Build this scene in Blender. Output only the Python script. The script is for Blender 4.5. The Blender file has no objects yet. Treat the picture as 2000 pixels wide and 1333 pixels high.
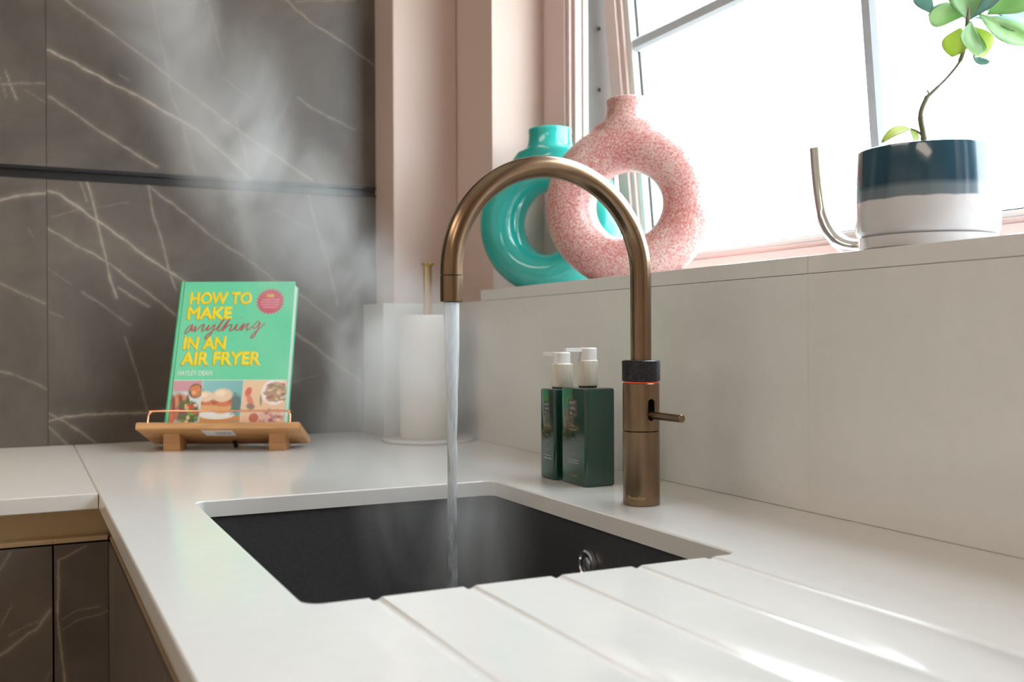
import bpy, bmesh, math, random
import numpy as np
from mathutils import Vector, Matrix, noise as mnoise

random.seed(7)
rng = np.random.default_rng(7)
scene = bpy.context.scene
COL = scene.collection
PI = math.pi

# ------------------------------------------------------------------ camera
YAW, PITCH, ROLL = math.radians(25.86), math.radians(-0.224), math.radians(-0.253)
fw = Vector((math.sin(YAW)*math.cos(PITCH), math.cos(YAW)*math.cos(PITCH), math.sin(PITCH)))
rt0 = Vector((math.cos(YAW), -math.sin(YAW), 0))
up0 = rt0.cross(fw)
rt = rt0*math.cos(ROLL) + up0*math.sin(ROLL)
up = -rt0*math.sin(ROLL) + up0*math.cos(ROLL)
cam_d = bpy.data.cameras.new('camera')
cam_d.sensor_width = 36.0
cam_d.lens = 1983.0/2000.0*36.0
cam_d.clip_start = 0.02
cam_d.dof.use_dof = True
cam_d.dof.focus_distance = 1.19
cam_d.dof.aperture_fstop = 6.3
cam = bpy.data.objects.new('camera', cam_d)
COL.objects.link(cam)
cm = Matrix.Identity(4)
for i, ax in enumerate((rt, up, -fw)):
    for j in range(3):
        cm[j][i] = ax[j]
cm.translation = (0, 0, 0.195)
cam.matrix_world = cm
scene.camera = cam

# ------------------------------------------------------------------ light and exposure
world = bpy.data.worlds.new('overcast_sky')
scene.world = world
world.use_nodes = True
wnt = world.node_tree
bg = wnt.nodes['Background']
# even overcast sky above, pale ground below the horizon
wtc = wnt.nodes.new('ShaderNodeTexCoord')
wsp = wnt.nodes.new('ShaderNodeSeparateXYZ')
wnt.links.new(wtc.outputs['Generated'], wsp.inputs[0])
wgt = wnt.nodes.new('ShaderNodeMath')
wgt.operation = 'GREATER_THAN'
wgt.inputs[1].default_value = 0.0
wnt.links.new(wsp.outputs['Z'], wgt.inputs[0])
wmx = wnt.nodes.new('ShaderNodeMix')
wmx.data_type = 'RGBA'
wmx.inputs[6].default_value = (0.44, 0.44, 0.42, 1)
wmx.inputs[7].default_value = (0.84, 0.93, 1.0, 1)
wnt.links.new(wgt.outputs[0], wmx.inputs[0])
wnt.links.new(wmx.outputs[2], bg.inputs['Color'])
bg.inputs['Strength'].default_value = 14.5
vs = scene.view_settings
vs.view_transform = 'Standard'
vs.look = 'None'
vs.gamma = 1.0
vs.use_curve_mapping = False
vs.exposure = -0.1
cy = scene.cycles
cy.max_bounces = 10
cy.diffuse_bounces = 4
cy.glossy_bounces = 5
cy.transmission_bounces = 8
cy.transparent_max_bounces = 12
cy.volume_bounces = 1
cy.volume_step_rate = 1.0
cy.volume_max_steps = 256
cy.sample_clamp_indirect = 6.0
cy.use_denoising = True
cy.caustics_reflective = False
cy.caustics_refractive = False

# ------------------------------------------------------------------ helpers
def tag(o, label=None, cat=None, group=None, kind=None):
    if label: o['label'] = label
    if cat: o['category'] = cat
    if group: o['group'] = group
    if kind: o['kind'] = kind
    return o

def obj(name, me, mat=None, parent=None):
    o = bpy.data.objects.new(name, me)
    COL.objects.link(o)
    if mat is not None:
        if isinstance(mat, (list, tuple)):
            for m in mat: me.materials.append(m)
        else:
            me.materials.append(mat)
    if parent is not None:
        o.parent = parent
    return o

def empty(name, loc=(0, 0, 0), rz=0.0):
    o = bpy.data.objects.new(name, None)
    o.empty_display_size = 0.05
    o.location = loc
    o.rotation_euler = (0, 0, rz)
    COL.objects.link(o)
    return o

def to_mesh(bm, smooth=None):
    bmesh.ops.recalc_face_normals(bm, faces=bm.faces)
    me = bpy.data.meshes.new('mesh')
    bm.to_mesh(me)
    bm.free()
    if smooth is not None:
        for p in me.polygons: p.use_smooth = True
        me.set_sharp_from_angle(angle=math.radians(smooth))
    return me

def bx(bm, x0, x1, y0, y1, z0, z1):
    v = [bm.verts.new(p) for p in ((x0,y0,z0),(x1,y0,z0),(x1,y1,z0),(x0,y1,z0),(x0,y0,z1),(x1,y0,z1),(x1,y1,z1),(x0,y1,z1))]
    for f in ((0,3,2,1),(4,5,6,7),(0,1,5,4),(1,2,6,5),(2,3,7,6),(3,0,4,7)):
        bm.faces.new([v[i] for i in f])
    return v

def box(name, b, mat, parent=None, bev=0.0, seg=2):
    bm = bmesh.new()
    bx(bm, *b)
    if bev > 0:
        bmesh.ops.bevel(bm, geom=list(bm.edges), offset=bev, segments=seg, profile=0.6, affect='EDGES')
    return obj(name, to_mesh(bm), mat, parent)

def boxes(name, bs, mat, parent=None, bev=0.0):
    bm = bmesh.new()
    for b in bs: bx(bm, *b)
    if bev > 0:
        bmesh.ops.bevel(bm, geom=list(bm.edges), offset=bev, segments=2, profile=0.6, affect='EDGES')
    return obj(name, to_mesh(bm), mat, parent)

def lathe_bm(prof, n=48, cx=0.0, cy_=0.0, bm=None, closed=False):
    bm = bm or bmesh.new()
    rings = []
    for r, z in prof:
        if r < 1e-6:
            rings.append([bm.verts.new((cx, cy_, z))])
        else:
            rings.append([bm.verts.new((cx+r*math.cos(2*PI*k/n), cy_+r*math.sin(2*PI*k/n), z)) for k in range(n)])
    pairs = list(zip(rings[:-1], rings[1:]))
    if closed: pairs.append((rings[-1], rings[0]))
    for a, b in pairs:
        if len(a) == 1 and len(b) == 1: continue
        for k in range(n):
            j = (k+1) % n
            if len(a) == 1: bm.faces.new((a[0], b[k], b[j]))
            elif len(b) == 1: bm.faces.new((a[k], a[j], b[0]))
            else: bm.faces.new((a[k], a[j], b[j], b[k]))
    return bm

def lathe(name, prof, mat, parent=None, n=48, cx=0.0, cy_=0.0, sharp=35, closed=False):
    return obj(name, to_mesh(lathe_bm(prof, n, cx, cy_, None, closed), sharp), mat, parent)

def catmull(pts, sub=8):
    pts = [Vector(p) for p in pts]
    out = []
    P = [pts[0]*2-pts[1]] + pts + [pts[-1]*2-pts[-2]]
    for i in range(1, len(P)-2):
        p0, p1, p2, p3 = P[i-1], P[i], P[i+1], P[i+2]
        for s in range(sub):
            t = s/sub
            out.append(0.5*((2*p1)+(p2-p0)*t+(2*p0-5*p1+4*p2-p3)*t*t+(3*p1-p0-3*p2+p3)*t**3))
    out.append(pts[-1])
    return out

def tube_bm(pts, rad, n=20, bm=None, caps=True):
    bm = bm or bmesh.new()
    pts = [Vector(p) for p in pts]
    if not isinstance(rad, (list, tuple)): rad = [rad]*len(pts)
    t = (pts[1]-pts[0]).normalized()
    ref = Vector((0, 0, 1)) if abs(t.z) < 0.9 else Vector((1, 0, 0))
    nrm = (ref-t*ref.dot(t)).normalized()
    rings = []
    for i, p in enumerate(pts):
        if i == 0: tt = pts[1]-pts[0]
        elif i == len(pts)-1: tt = pts[-1]-pts[-2]
        else: tt = pts[i+1]-pts[i-1]
        tt.normalize()
        nrm = (nrm-tt*nrm.dot(tt)).normalized()
        bn = tt.cross(nrm)
        rings.append([bm.verts.new(p+(nrm*math.cos(2*PI*k/n)+bn*math.sin(2*PI*k/n))*rad[i]) for k in range(n)])
    for a, b in zip(rings[:-1], rings[1:]):
        for k in range(n):
            j = (k+1) % n
            bm.faces.new((a[k], a[j], b[j], b[k]))
    if caps:
        bm.faces.new(rings[0][::-1])
        bm.faces.new(rings[-1])
    return bm

def tube(name, pts, rad, mat, parent=None, n=20, caps=True):
    return obj(name, to_mesh(tube_bm(pts, rad, n, None, caps), 50), mat, parent)

def rrect(x0, x1, y0, y1, r, n=6):
    out = []
    for cx, cy_, a0 in ((x1-r, y1-r, 0), (x0+r, y1-r, PI/2), (x0+r, y0+r, PI), (x1-r, y0+r, 1.5*PI)):
        for k in range(n+1):
            a = a0+PI/2*k/n
            out.append((cx+r*math.cos(a), cy_+r*math.sin(a)))
    return out

def loft(bm, loops, cap0=False, cap1=False):
    L = [[bm.verts.new(p) for p in lp] for lp in loops]
    n = len(L[0])
    for a, b in zip(L[:-1], L[1:]):
        for k in range(n):
            j = (k+1) % n
            bm.faces.new((a[k], a[j], b[j], b[k]))
    if cap0: bm.faces.new(L[0][::-1])
    if cap1: bm.faces.new(L[-1])
    return bm

def evaluated(o):
    dg = bpy.context.evaluated_depsgraph_get()
    dg.update()
    me = bpy.data.meshes.new_from_object(o.evaluated_get(dg), depsgraph=dg)
    return me

def boolean_cut(o, cutter_meshes):
    cs = []
    for me in cutter_meshes:
        c = bpy.data.objects.new('cutter', me)
        COL.objects.link(c)
        cs.append(c)
        m = o.modifiers.new('cut', 'BOOLEAN')
        m.operation = 'DIFFERENCE'
        m.solver = 'EXACT'
        m.object = c
    me = evaluated(o)
    o.modifiers.clear()
    old = o.data
    o.data = me
    bpy.data.meshes.remove(old)
    for c in cs:
        d = c.data
        bpy.data.objects.remove(c)
        bpy.data.meshes.remove(d)
    return o

def text_mesh(name, body, mat, parent, fmap, w=None, h=None, x=0.0, y=0.0, bold=0.0, align='left', lift=None):
    cu = bpy.data.curves.new('text', 'FONT')
    cu.body = body
    cu.size = 1.0
    cu.bevel_depth = bold
    cu.bevel_resolution = 0
    cu.resolution_u = 3
    t = bpy.data.objects.new('text', cu)
    COL.objects.link(t)
    me = evaluated(t)
    bpy.data.objects.remove(t)
    bpy.data.curves.remove(cu)
    co = np.array([v.co[:] for v in me.vertices])
    mn, mx = co.min(0), co.max(0)
    sx = w/(mx[0]-mn[0]) if w else None
    sy = h/(mx[1]-mn[1]) if h else None
    sx = sx or sy
    sy = sy or sx
    ww = (mx[0]-mn[0])*sx
    ox = {'left': 0, 'center': -ww/2, 'right': -ww}[align]
    for v in me.vertices:
        zz = v.co.z
        v.co = fmap(x+ox+(v.co.x-mn[0])*sx, y+(v.co.y-mn[1])*sy)
        if lift is not None: v.co = v.co+lift*zz
    return obj(name, me, mat, parent)

# ------------------------------------------------------------------ materials
def new_mat(name):
    m = bpy.data.materials.new(name)
    m.use_nodes = True
    nt = m.node_tree
    return m, nt, nt.nodes['Principled BSDF']

def node(nt, typ, **kw):
    n = nt.nodes.new(typ)
    for k, v in kw.items(): setattr(n, k, v)
    return n

def plain(name, col, rough=0.5, metal=0.0, spec=0.5, var=0.06, scale=30.0, bump=0.0, coat=0.0, stretch=(1, 1, 1), **kw):
    m, nt, b = new_mat(name)
    tc = node(nt, 'ShaderNodeTexCoord')
    mp = node(nt, 'ShaderNodeMapping')
    mp.inputs['Scale'].default_value = stretch
    nt.links.new(tc.outputs['Object'], mp.inputs['Vector'])
    nz = node(nt, 'ShaderNodeTexNoise')
    nz.inputs['Scale'].default_value = scale
    nz.inputs['Detail'].default_value = 4
    nt.links.new(mp.outputs['Vector'], nz.inputs['Vector'])
    mx = node(nt, 'ShaderNodeMix', data_type='RGBA')
    mx.inputs[6].default_value = (*[max(0, c*(1-var)) for c in col], 1)
    mx.inputs[7].default_value = (*[min(1, c*(1+var)) for c in col], 1)
    nt.links.new(nz.outputs['Fac'], mx.inputs[0])
    nt.links.new(mx.outputs[2], b.inputs['Base Color'])
    b.inputs['Roughness'].default_value = rough
    b.inputs['Metallic'].default_value = metal
    b.inputs['Specular IOR Level'].default_value = spec
    b.inputs['Coat Weight'].default_value = coat
    b.inputs['Coat Roughness'].default_value = 0.06
    for k, v in kw.items(): b.inputs[k.replace('_', ' ')].default_value = v
    if bump:
        bp = node(nt, 'ShaderNodeBump')
        bp.inputs['Strength'].default_value = bump
        bp.inputs['Distance'].default_value = 0.002
        nt.links.new(nz.outputs['Fac'], bp.inputs['Height'])
        nt.links.new(bp.outputs['Normal'], b.inputs['Normal'])
    return m

def ramp(nt, stops, interp='LINEAR'):
    r = node(nt, 'ShaderNodeValToRGB')
    cr = r.color_ramp
    cr.interpolation = interp
    while len(cr.elements) < len(stops): cr.elements.new(0.5)
    for e, (p, c) in zip(cr.elements, stops):
        e.position = p
        e.color = c if len(c) == 4 else (*c, 1)
    return r

M = {}
M['pink'] = plain('pink_wall_paint', (0.63, 0.485, 0.425), 0.55, var=0.02, scale=6)
M['pink_gloss'] = plain('pink_window_paint', (0.68, 0.53, 0.50), 0.35, var=0.02, scale=8)
M['white_wall'] = plain('warm_white_paint', (0.78, 0.74, 0.68), 0.7, var=0.02, scale=4)
M['ceiling'] = plain('ceiling_paint', (0.82, 0.80, 0.77), 0.8, var=0.02, scale=4)
M['floor'] = plain('oak_floor', (0.50, 0.42, 0.33), 0.45, var=0.2, scale=8, stretch=(1, 8, 1))
M['quartz'] = plain('white_quartz', (0.77, 0.765, 0.75), 0.15, var=0.035, scale=55, spec=0.5)
M['black'] = plain('black_metal', (0.012, 0.012, 0.014), 0.35, var=0.1)
M['grout'] = plain('grey_brown_grout', (0.09, 0.078, 0.068), 0.85)
M['brass'] = plain('satin_brass_channel', (0.60, 0.47, 0.30), 0.38, metal=0.75, var=0.05, scale=20)
M['sink'] = plain('anthracite_composite', (0.040, 0.041, 0.046), 0.42, var=0.35, scale=220, bump=0.12)
M['chrome'] = plain('chrome', (0.78, 0.79, 0.81), 0.18, metal=1.0, var=0.02)
M['carcass'] = plain('cabinet_board', (0.16, 0.13, 0.105), 0.5, var=0.05)
M['paper'] = plain('tissue_paper', (0.76, 0.735, 0.70), 0.9, spec=0.1, var=0.02, scale=120, bump=0.35)
M['gold_rod'] = plain('brushed_brass', (0.62, 0.42, 0.16), 0.30, metal=1.0, var=0.08, scale=60, stretch=(1, 1, 0.1))
M['stone_base'] = plain('pale_grey_disc', (0.62, 0.61, 0.59), 0.25, var=0.05)
M['card'] = plain('cardboard', (0.45, 0.36, 0.26), 0.8)
M['copper'] = plain('copper_wire', (0.86, 0.46, 0.30), 0.22, metal=1.0, var=0.03)
M['teal'] = plain('teal_glaze', (0.020, 0.36, 0.32), 0.14, var=0.3, scale=9, coat=0.4)
M['pump_white'] = plain('white_pump_plastic', (0.82, 0.82, 0.81), 0.35, var=0.01)
M['bottle'] = plain('dark_green_bottle', (0.010, 0.050, 0.036), 0.10, var=0.15, scale=10, coat=0.5)
M['print'] = plain('silver_print', (0.55, 0.58, 0.58), 0.4, metal=0.3)
M['print_dim'] = plain('faded_print', (0.30, 0.27, 0.28), 0.5)
M['logo_square'] = plain('logo_square_print', (0.055, 0.040, 0.045), 0.4)
M['cover'] = plain('mint_cover', (0.105, 0.60, 0.335), 0.32, var=0.02)
M['cover_edge'] = plain('pale_mint_edge', (0.22, 0.70, 0.48), 0.35, var=0.02)
M['pages'] = plain('page_edges', (0.80, 0.79, 0.74), 0.8, var=0.06, scale=300, stretch=(1, 1, 30))
M['yellow'] = plain('yellow_ink', (0.86, 0.66, 0.010), 0.4, var=0.01)
M['crimson'] = plain('crimson_ink', (0.42, 0.045, 0.075), 0.4, var=0.02)
M['badge'] = plain('badge_ink', (0.52, 0.085, 0.13), 0.4, var=0.02)
M['badge_pale'] = plain('badge_pale_ink', (0.72, 0.30, 0.36), 0.4)
M['ink_white'] = plain('pale_ink', (0.72, 0.80, 0.70), 0.4)
M['label'] = plain('paper_label', (0.74, 0.73, 0.72), 0.6)
M['label_ink'] = plain('label_ink', (0.36, 0.35, 0.36), 0.6)
M['stem'] = plain('plant_stem', (0.16, 0.15, 0.10), 0.6, var=0.25, scale=120)
M['soil'] = plain('soil', (0.04, 0.03, 0.02), 0.9, var=0.4, scale=120, bump=0.6)
M['bar'] = plain('grey_blue_glazing_bar', (0.50, 0.55, 0.60), 0.4, var=0.02)
M['upvc'] = plain('white_window_profile', (0.80, 0.80, 0.78), 0.35, var=0.01)
M['seal'] = plain('grey_rebate', (0.13, 0.13, 0.12), 0.6, var=0.1)
M['gasket'] = plain('black_gasket', (0.03, 0.03, 0.03), 0.6)

def marble_material():
    m, nt, b = new_mat('grey_brown_marble')
    tc = node(nt, 'ShaderNodeTexCoord')
    n1 = node(nt, 'ShaderNodeTexNoise')
    n1.inputs['Scale'].default_value = 4.5
    n1.inputs['Detail'].default_value = 8
    n1.inputs['Roughness'].default_value = 0.62
    n1.inputs['Distortion'].default_value = 0.6
    nt.links.new(tc.outputs['Object'], n1.inputs['Vector'])
    r = ramp(nt, [(0.28, (0.075, 0.062, 0.055)), (0.5, (0.112, 0.093, 0.080)), (0.72, (0.155, 0.130, 0.109))])
    nt.links.new(n1.outputs['Fac'], r.inputs['Fac'])
    at = node(nt, 'ShaderNodeAttribute', attribute_name='vein')
    n2 = node(nt, 'ShaderNodeTexNoise')
    n2.inputs['Scale'].default_value = 55
    n2.inputs['Detail'].default_value = 3
    nt.links.new(tc.outputs['Object'], n2.inputs['Vector'])
    mr = node(nt, 'ShaderNodeMapRange')
    mr.inputs['From Min'].default_value = 0.25
    mr.inputs['From Max'].default_value = 0.65
    mr.inputs['To Min'].default_value = 0.45
    mr.inputs['To Max'].default_value = 1.0
    nt.links.new(n2.outputs['Fac'], mr.inputs['Value'])
    mu = node(nt, 'ShaderNodeMath', operation='MULTIPLY', use_clamp=True)
    nt.links.new(at.outputs['Fac'], mu.inputs[0])
    nt.links.new(mr.outputs['Result'], mu.inputs[1])
    mx = node(nt, 'ShaderNodeMix', data_type='RGBA')
    mx.inputs[7].default_value = (0.52, 0.44, 0.36, 1)
    nt.links.new(mu.outputs[0], mx.inputs[0])
    nt.links.new(r.outputs['Color'], mx.inputs[6])
    nt.links.new(mx.outputs[2], b.inputs['Base Color'])
    b.inputs['Roughness'].default_value = 0.38
    b.inputs['Specular IOR Level'].default_value = 0.35
    return m
M['marble'] = marble_material()

def bronze_material():
    m, nt, b = new_mat('brushed_bronze')
    tc = node(nt, 'ShaderNodeTexCoord')
    mp = node(nt, 'ShaderNodeMapping')
    mp.inputs['Scale'].default_value = (20, 20, 2600)
    nt.links.new(tc.outputs['Object'], mp.inputs['Vector'])
    nz = node(nt, 'ShaderNodeTexNoise')
    nz.inputs['Scale'].default_value = 1.0
    nz.inputs['Detail'].default_value = 3
    nt.links.new(mp.outputs['Vector'], nz.inputs['Vector'])
    n2 = node(nt, 'ShaderNodeTexNoise')
    n2.inputs['Scale'].default_value = 26
    n2.inputs['Detail'].default_value = 3
    nt.links.new(tc.outputs['Object'], n2.inputs['Vector'])
    r = ramp(nt, [(0.25, (0.225, 0.155, 0.102)), (0.75, (0.295, 0.205, 0.130))])
    nt.links.new(n2.outputs['Fac'], r.inputs['Fac'])
    nt.links.new(r.outputs['Color'], b.inputs['Base Color'])
    b.inputs['Metallic'].default_value = 1.0
    mr = node(nt, 'ShaderNodeMapRange')
    mr.inputs['To Min'].default_value = 0.22
    mr.inputs['To Max'].default_value = 0.27
    nt.links.new(nz.outputs['Fac'], mr.inputs['Value'])
    nt.links.new(mr.outputs['Result'], b.inputs['Roughness'])
    bp = node(nt, 'ShaderNodeBump')
    bp.inputs['Strength'].default_value = 0.008
    bp.inputs['Distance'].default_value = 0.0005
    nt.links.new(nz.outputs['Fac'], bp.inputs['Height'])
    nt.links.new(bp.outputs['Normal'], b.inputs['Normal'])
    return m
M['bronze'] = bronze_material()

def wood_material(name, c0, c1, stretch=(6, 60, 60)):
    m, nt, b = new_mat(name)
    tc = node(nt, 'ShaderNodeTexCoord')
    mp = node(nt, 'ShaderNodeMapping')
    mp.inputs['Scale'].default_value = stretch
    nt.links.new(tc.outputs['Object'], mp.inputs['Vector'])
    nz = node(nt, 'ShaderNodeTexNoise')
    nz.inputs['Scale'].default_value = 1.6
    nz.inputs['Detail'].default_value = 6
    nz.inputs['Distortion'].default_value = 0.8
    nt.links.new(mp.outputs['Vector'], nz.inputs['Vector'])
    r = ramp(nt, [(0.3, c0), (0.7, c1)])
    nt.links.new(nz.outputs['Fac'], r.inputs['Fac'])
    nt.links.new(r.outputs['Color'], b.inputs['Base Color'])
    b.inputs['Roughness'].default_value = 0.45
    return m
M['wood'] = wood_material('acacia_wood', (0.42, 0.20, 0.075), (0.60, 0.33, 0.135))
M['pump_wood'] = wood_material('limed_wood_collar', (0.62, 0.55, 0.45), (0.80, 0.76, 0.68), (60, 60, 8))

def pink_glaze():
    m, nt, b = new_mat('speckled_pink_glaze')
    tc = node(nt, 'ShaderNodeTexCoord')
    n1 = node(nt, 'ShaderNodeTexNoise')
    n1.inputs['Scale'].default_value = 330
    n1.inputs['Detail'].default_value = 3
    n1.inputs['Roughness'].default_value = 0.6
    n1.inputs['Distortion'].default_value = 0.7
    nt.links.new(tc.outputs['Object'], n1.inputs['Vector'])
    n2 = node(nt, 'ShaderNodeTexNoise')
    n2.inputs['Scale'].default_value = 14
    n2.inputs['Detail'].default_value = 3
    nt.links.new(tc.outputs['Object'], n2.inputs['Vector'])
    ad = node(nt, 'ShaderNodeMath', operation='MULTIPLY_ADD')
    ad.inputs[1].default_value = 0.35
    nt.links.new(n2.outputs['Fac'], ad.inputs[0])
    nt.links.new(n1.outputs['Fac'], ad.inputs[2])
    r = ramp(nt, [(0.52, (0.40, 0.11, 0.10)), (0.66, (0.54, 0.245, 0.225)), (0.80, (0.58, 0.46, 0.41))])
    nt.links.new(ad.outputs[0], r.inputs['Fac'])
    nt.links.new(r.outputs['Color'], b.inputs['Base Color'])
    b.inputs['Roughness'].default_value = 0.36
    b.inputs['Coat Weight'].default_value = 0.15
    b.inputs['Coat Roughness'].default_value = 0.12
    return m
M['pink_glaze'] = pink_glaze()

def pot_glaze():
    # two dipped glazes: the boundary sits at a fixed height on the pot
    m, nt, b = new_mat('dipped_pot_glaze')
    tc = node(nt, 'ShaderNodeTexCoord')
    sp = node(nt, 'ShaderNodeSeparateXYZ')
    nt.links.new(tc.outputs['Object'], sp.inputs['Vector'])
    nz = node(nt, 'ShaderNodeTexNoise')
    nz.inputs['Scale'].default_value = 40
    nt.links.new(tc.outputs['Object'], nz.inputs['Vector'])
    ma = node(nt, 'ShaderNodeMath', operation='MULTIPLY_ADD')
    ma.inputs[1].default_value = 0.004
    nt.links.new(nz.outputs['Fac'], ma.inputs[0])
    nt.links.new(sp.outputs['Z'], ma.inputs[2])
    mr = node(nt, 'ShaderNodeMapRange')
    mr.inputs['From Min'].default_value = 0.0
    mr.inputs['From Max'].default_value = 0.12
    nt.links.new(ma.outputs[0], mr.inputs['Value'])
    r = ramp(nt, [(0.0, (0.62, 0.60, 0.61)), (0.425, (0.66, 0.64, 0.65)), (0.437, (0.16, 0.20, 0.23)), (0.51, (0.14, 0.19, 0.22)), (0.56, (0.018, 0.060, 0.095)), (1.0, (0.022, 0.085, 0.125))])
    nt.links.new(mr.outputs['Result'], r.inputs['Fac'])
    nt.links.new(r.outputs['Color'], b.inputs['Base Color'])
    b.inputs['Roughness'].default_value = 0.13
    b.inputs['Coat Weight'].default_value = 0.5
    return m
M['pot'] = pot_glaze()

def leaf_material(name, c0, c1):
    m, nt, b = new_mat(name)
    tc = node(nt, 'ShaderNodeTexCoord')
    nz = node(nt, 'ShaderNodeTexNoise')
    nz.inputs['Scale'].default_value = 35
    nt.links.new(tc.outputs['Object'], nz.inputs['Vector'])
    r = ramp(nt, [(0.3, c0), (0.7, c1)])
    nt.links.new(nz.outputs['Fac'], r.inputs['Fac'])
    nt.links.new(r.outputs['Color'], b.inputs['Base Color'])
    b.inputs['Roughness'].default_value = 0.3
    tr = node(nt, 'ShaderNodeBsdfTranslucent')
    nt.links.new(r.outputs['Color'], tr.inputs['Color'])
    mx = node(nt, 'ShaderNodeMixShader')
    mx.inputs[0].default_value = 0.45
    nt.links.new(b.outputs['BSDF'], mx.inputs[1])
    nt.links.new(tr.outputs['BSDF'], mx.inputs[2])
    nt.links.new(mx.outputs[0], nt.nodes['Material Output'].inputs['Surface'])
    return m
M['leaf'] = leaf_material('leaf_green', (0.20, 0.40, 0.15), (0.36, 0.54, 0.24))
M['leaf_blue'] = leaf_material('leaf_blue_green', (0.18, 0.34, 0.32), (0.30, 0.46, 0.42))
M['leaf_yellow'] = leaf_material('leaf_yellow_green', (0.42, 0.55, 0.12), (0.62, 0.66, 0.22))

def pane_material():
    m = bpy.data.materials.new('window_glass')
    m.use_nodes = True
    nt = m.node_tree
    nt.nodes.remove(nt.nodes['Principled BSDF'])
    t = node(nt, 'ShaderNodeBsdfTransparent')
    t.inputs['Color'].default_value = (0.97, 0.985, 0.98, 1)
    g = node(nt, 'ShaderNodeBsdfGlossy')
    g.inputs['Roughness'].default_value = 0.02
    mx = node(nt, 'ShaderNodeMixShader')
    mx.inputs[0].default_value = 0.05
    nt.links.new(t.outputs[0], mx.inputs[1])
    nt.links.new(g.outputs[0], mx.inputs[2])
    nt.links.new(mx.outputs[0], nt.nodes['Material Output'].inputs['Surface'])
    return m
M['pane'] = pane_material()

def water_material():
    # aerated water: clear refraction mixed with the white of its tiny bubbles
    m, nt, b = new_mat('aerated_water')
    b.inputs['Base Color'].default_value = (0.96, 0.98, 1.0, 1)
    b.inputs['Roughness'].default_value = 0.08
    b.inputs['IOR'].default_value = 1.33
    b.inputs['Transmission Weight'].default_value = 1.0
    tc = node(nt, 'ShaderNodeTexCoord')
    mp = node(nt, 'ShaderNodeMapping')
    mp.inputs['Scale'].default_value = (240, 240, 26)
    nt.links.new(tc.outputs['Object'], mp.inputs['Vector'])
    nz = node(nt, 'ShaderNodeTexNoise')
    nz.inputs['Scale'].default_value = 1.0
    nz.inputs['Detail'].default_value = 3
    nt.links.new(mp.outputs['Vector'], nz.inputs['Vector'])
    sp = node(nt, 'ShaderNodeSeparateXYZ')
    nt.links.new(tc.outputs['Object'], sp.inputs['Vector'])
    mr = node(nt, 'ShaderNodeMapRange')
    mr.inputs['From Min'].default_value = -0.05
    mr.inputs['From Max'].default_value = 0.23
    mr.inputs['To Min'].default_value = -0.34
    mr.inputs['To Max'].default_value = 0.28
    nt.links.new(sp.outputs['Z'], mr.inputs['Value'])
    ad = node(nt, 'ShaderNodeMath', operation='ADD', use_clamp=True)
    nt.links.new(nz.outputs['Fac'], ad.inputs[0])
    nt.links.new(mr.outputs['Result'], ad.inputs[1])
    df = node(nt, 'ShaderNodeBsdfTranslucent')
    df.inputs['Color'].default_value = (0.88, 0.91, 0.94, 1)
    d2 = node(nt, 'ShaderNodeBsdfDiffuse')
    d2.inputs['Color'].default_value = (0.88, 0.91, 0.94, 1)
    m1 = node(nt, 'ShaderNodeMixShader')
    m1.inputs[0].default_value = 0.5
    nt.links.new(df.outputs[0], m1.inputs[1])
    nt.links.new(d2.outputs[0], m1.inputs[2])
    mx = node(nt, 'ShaderNodeMixShader')
    nt.links.new(ad.outputs[0], mx.inputs[0])
    nt.links.new(b.outputs[0], mx.inputs[1])
    nt.links.new(m1.outputs[0], mx.inputs[2])
    nt.links.new(mx.outputs[0], nt.nodes['Material Output'].inputs['Surface'])
    return m
M['water'] = water_material()

def emit(name, col, s):
    m = bpy.data.materials.new(name)
    m.use_nodes = True
    b = m.node_tree.nodes['Principled BSDF']
    b.inputs['Base Color'].default_value = (*col, 1)
    b.inputs['Emission Color'].default_value = (*col, 1)
    b.inputs['Emission Strength'].default_value = s
    return m
M['led_ring'] = emit('red_indicator_ring', (0.9, 0.10, 0.04), 0.25)

def print_material(name, attr, rough=0.35):
    m, nt, b = new_mat(name)
    at = node(nt, 'ShaderNodeAttribute', attribute_name=attr)
    nt.links.new(at.outputs['Color'], b.inputs['Base Color'])
    b.inputs['Roughness'].default_value = rough
    return m
M['photo_print'] = print_material('printed_food_photographs', 'ink')

# ================================================================== the room
Y_DARK = 2.036          # face of the marble wall
X_WALL = 0.81           # face of the window wall
Z_FLOOR, Z_CEIL = -0.90, 1.62
tag(box('floor', (-2.6, 1.05, -2.2, 2.3, Z_FLOOR-0.05, Z_FLOOR), M['floor']), kind='structure')
tag(box('ceiling', (-2.6, 1.05, -2.2, 2.3, Z_CEIL, Z_CEIL+0.05), M['ceiling']), kind='structure')
tag(box('wall_left', (-2.65, -2.6, -2.2, 2.3, Z_FLOOR, Z_CEIL), M['white_wall']), kind='structure')
WY0, WY1, WZ0, WZ1 = 0.26, 1.753, 0.2635, 1.27      # window opening
tag(boxes('wall_right', [(X_WALL, 1.03, -2.2, WY0, Z_FLOOR, Z_CEIL), (X_WALL, 1.03, WY1, 2.3, Z_FLOOR, Z_CEIL),
                         (X_WALL, 1.03, WY0, WY1, Z_FLOOR, WZ0), (X_WALL, 1.03, WY0, WY1, WZ1, Z_CEIL)], M['pink']), kind='structure')
tag(box('wall_front', (-2.6, 0.81, -2.25, -2.2, Z_FLOOR, Z_CEIL), M['white_wall']), kind='structure')
tag(box('wall_corner', (0.672, X_WALL-0.0005, 1.925, Y_DARK+0.05, 0.0005, Z_CEIL), M['pink'], bev=0.003), kind='structure')
wb = tag(box('wall_back', (-2.6, X_WALL, Y_DARK+0.012, 2.3, Z_FLOOR, Z_CEIL), M['grout']), kind='structure')

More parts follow.
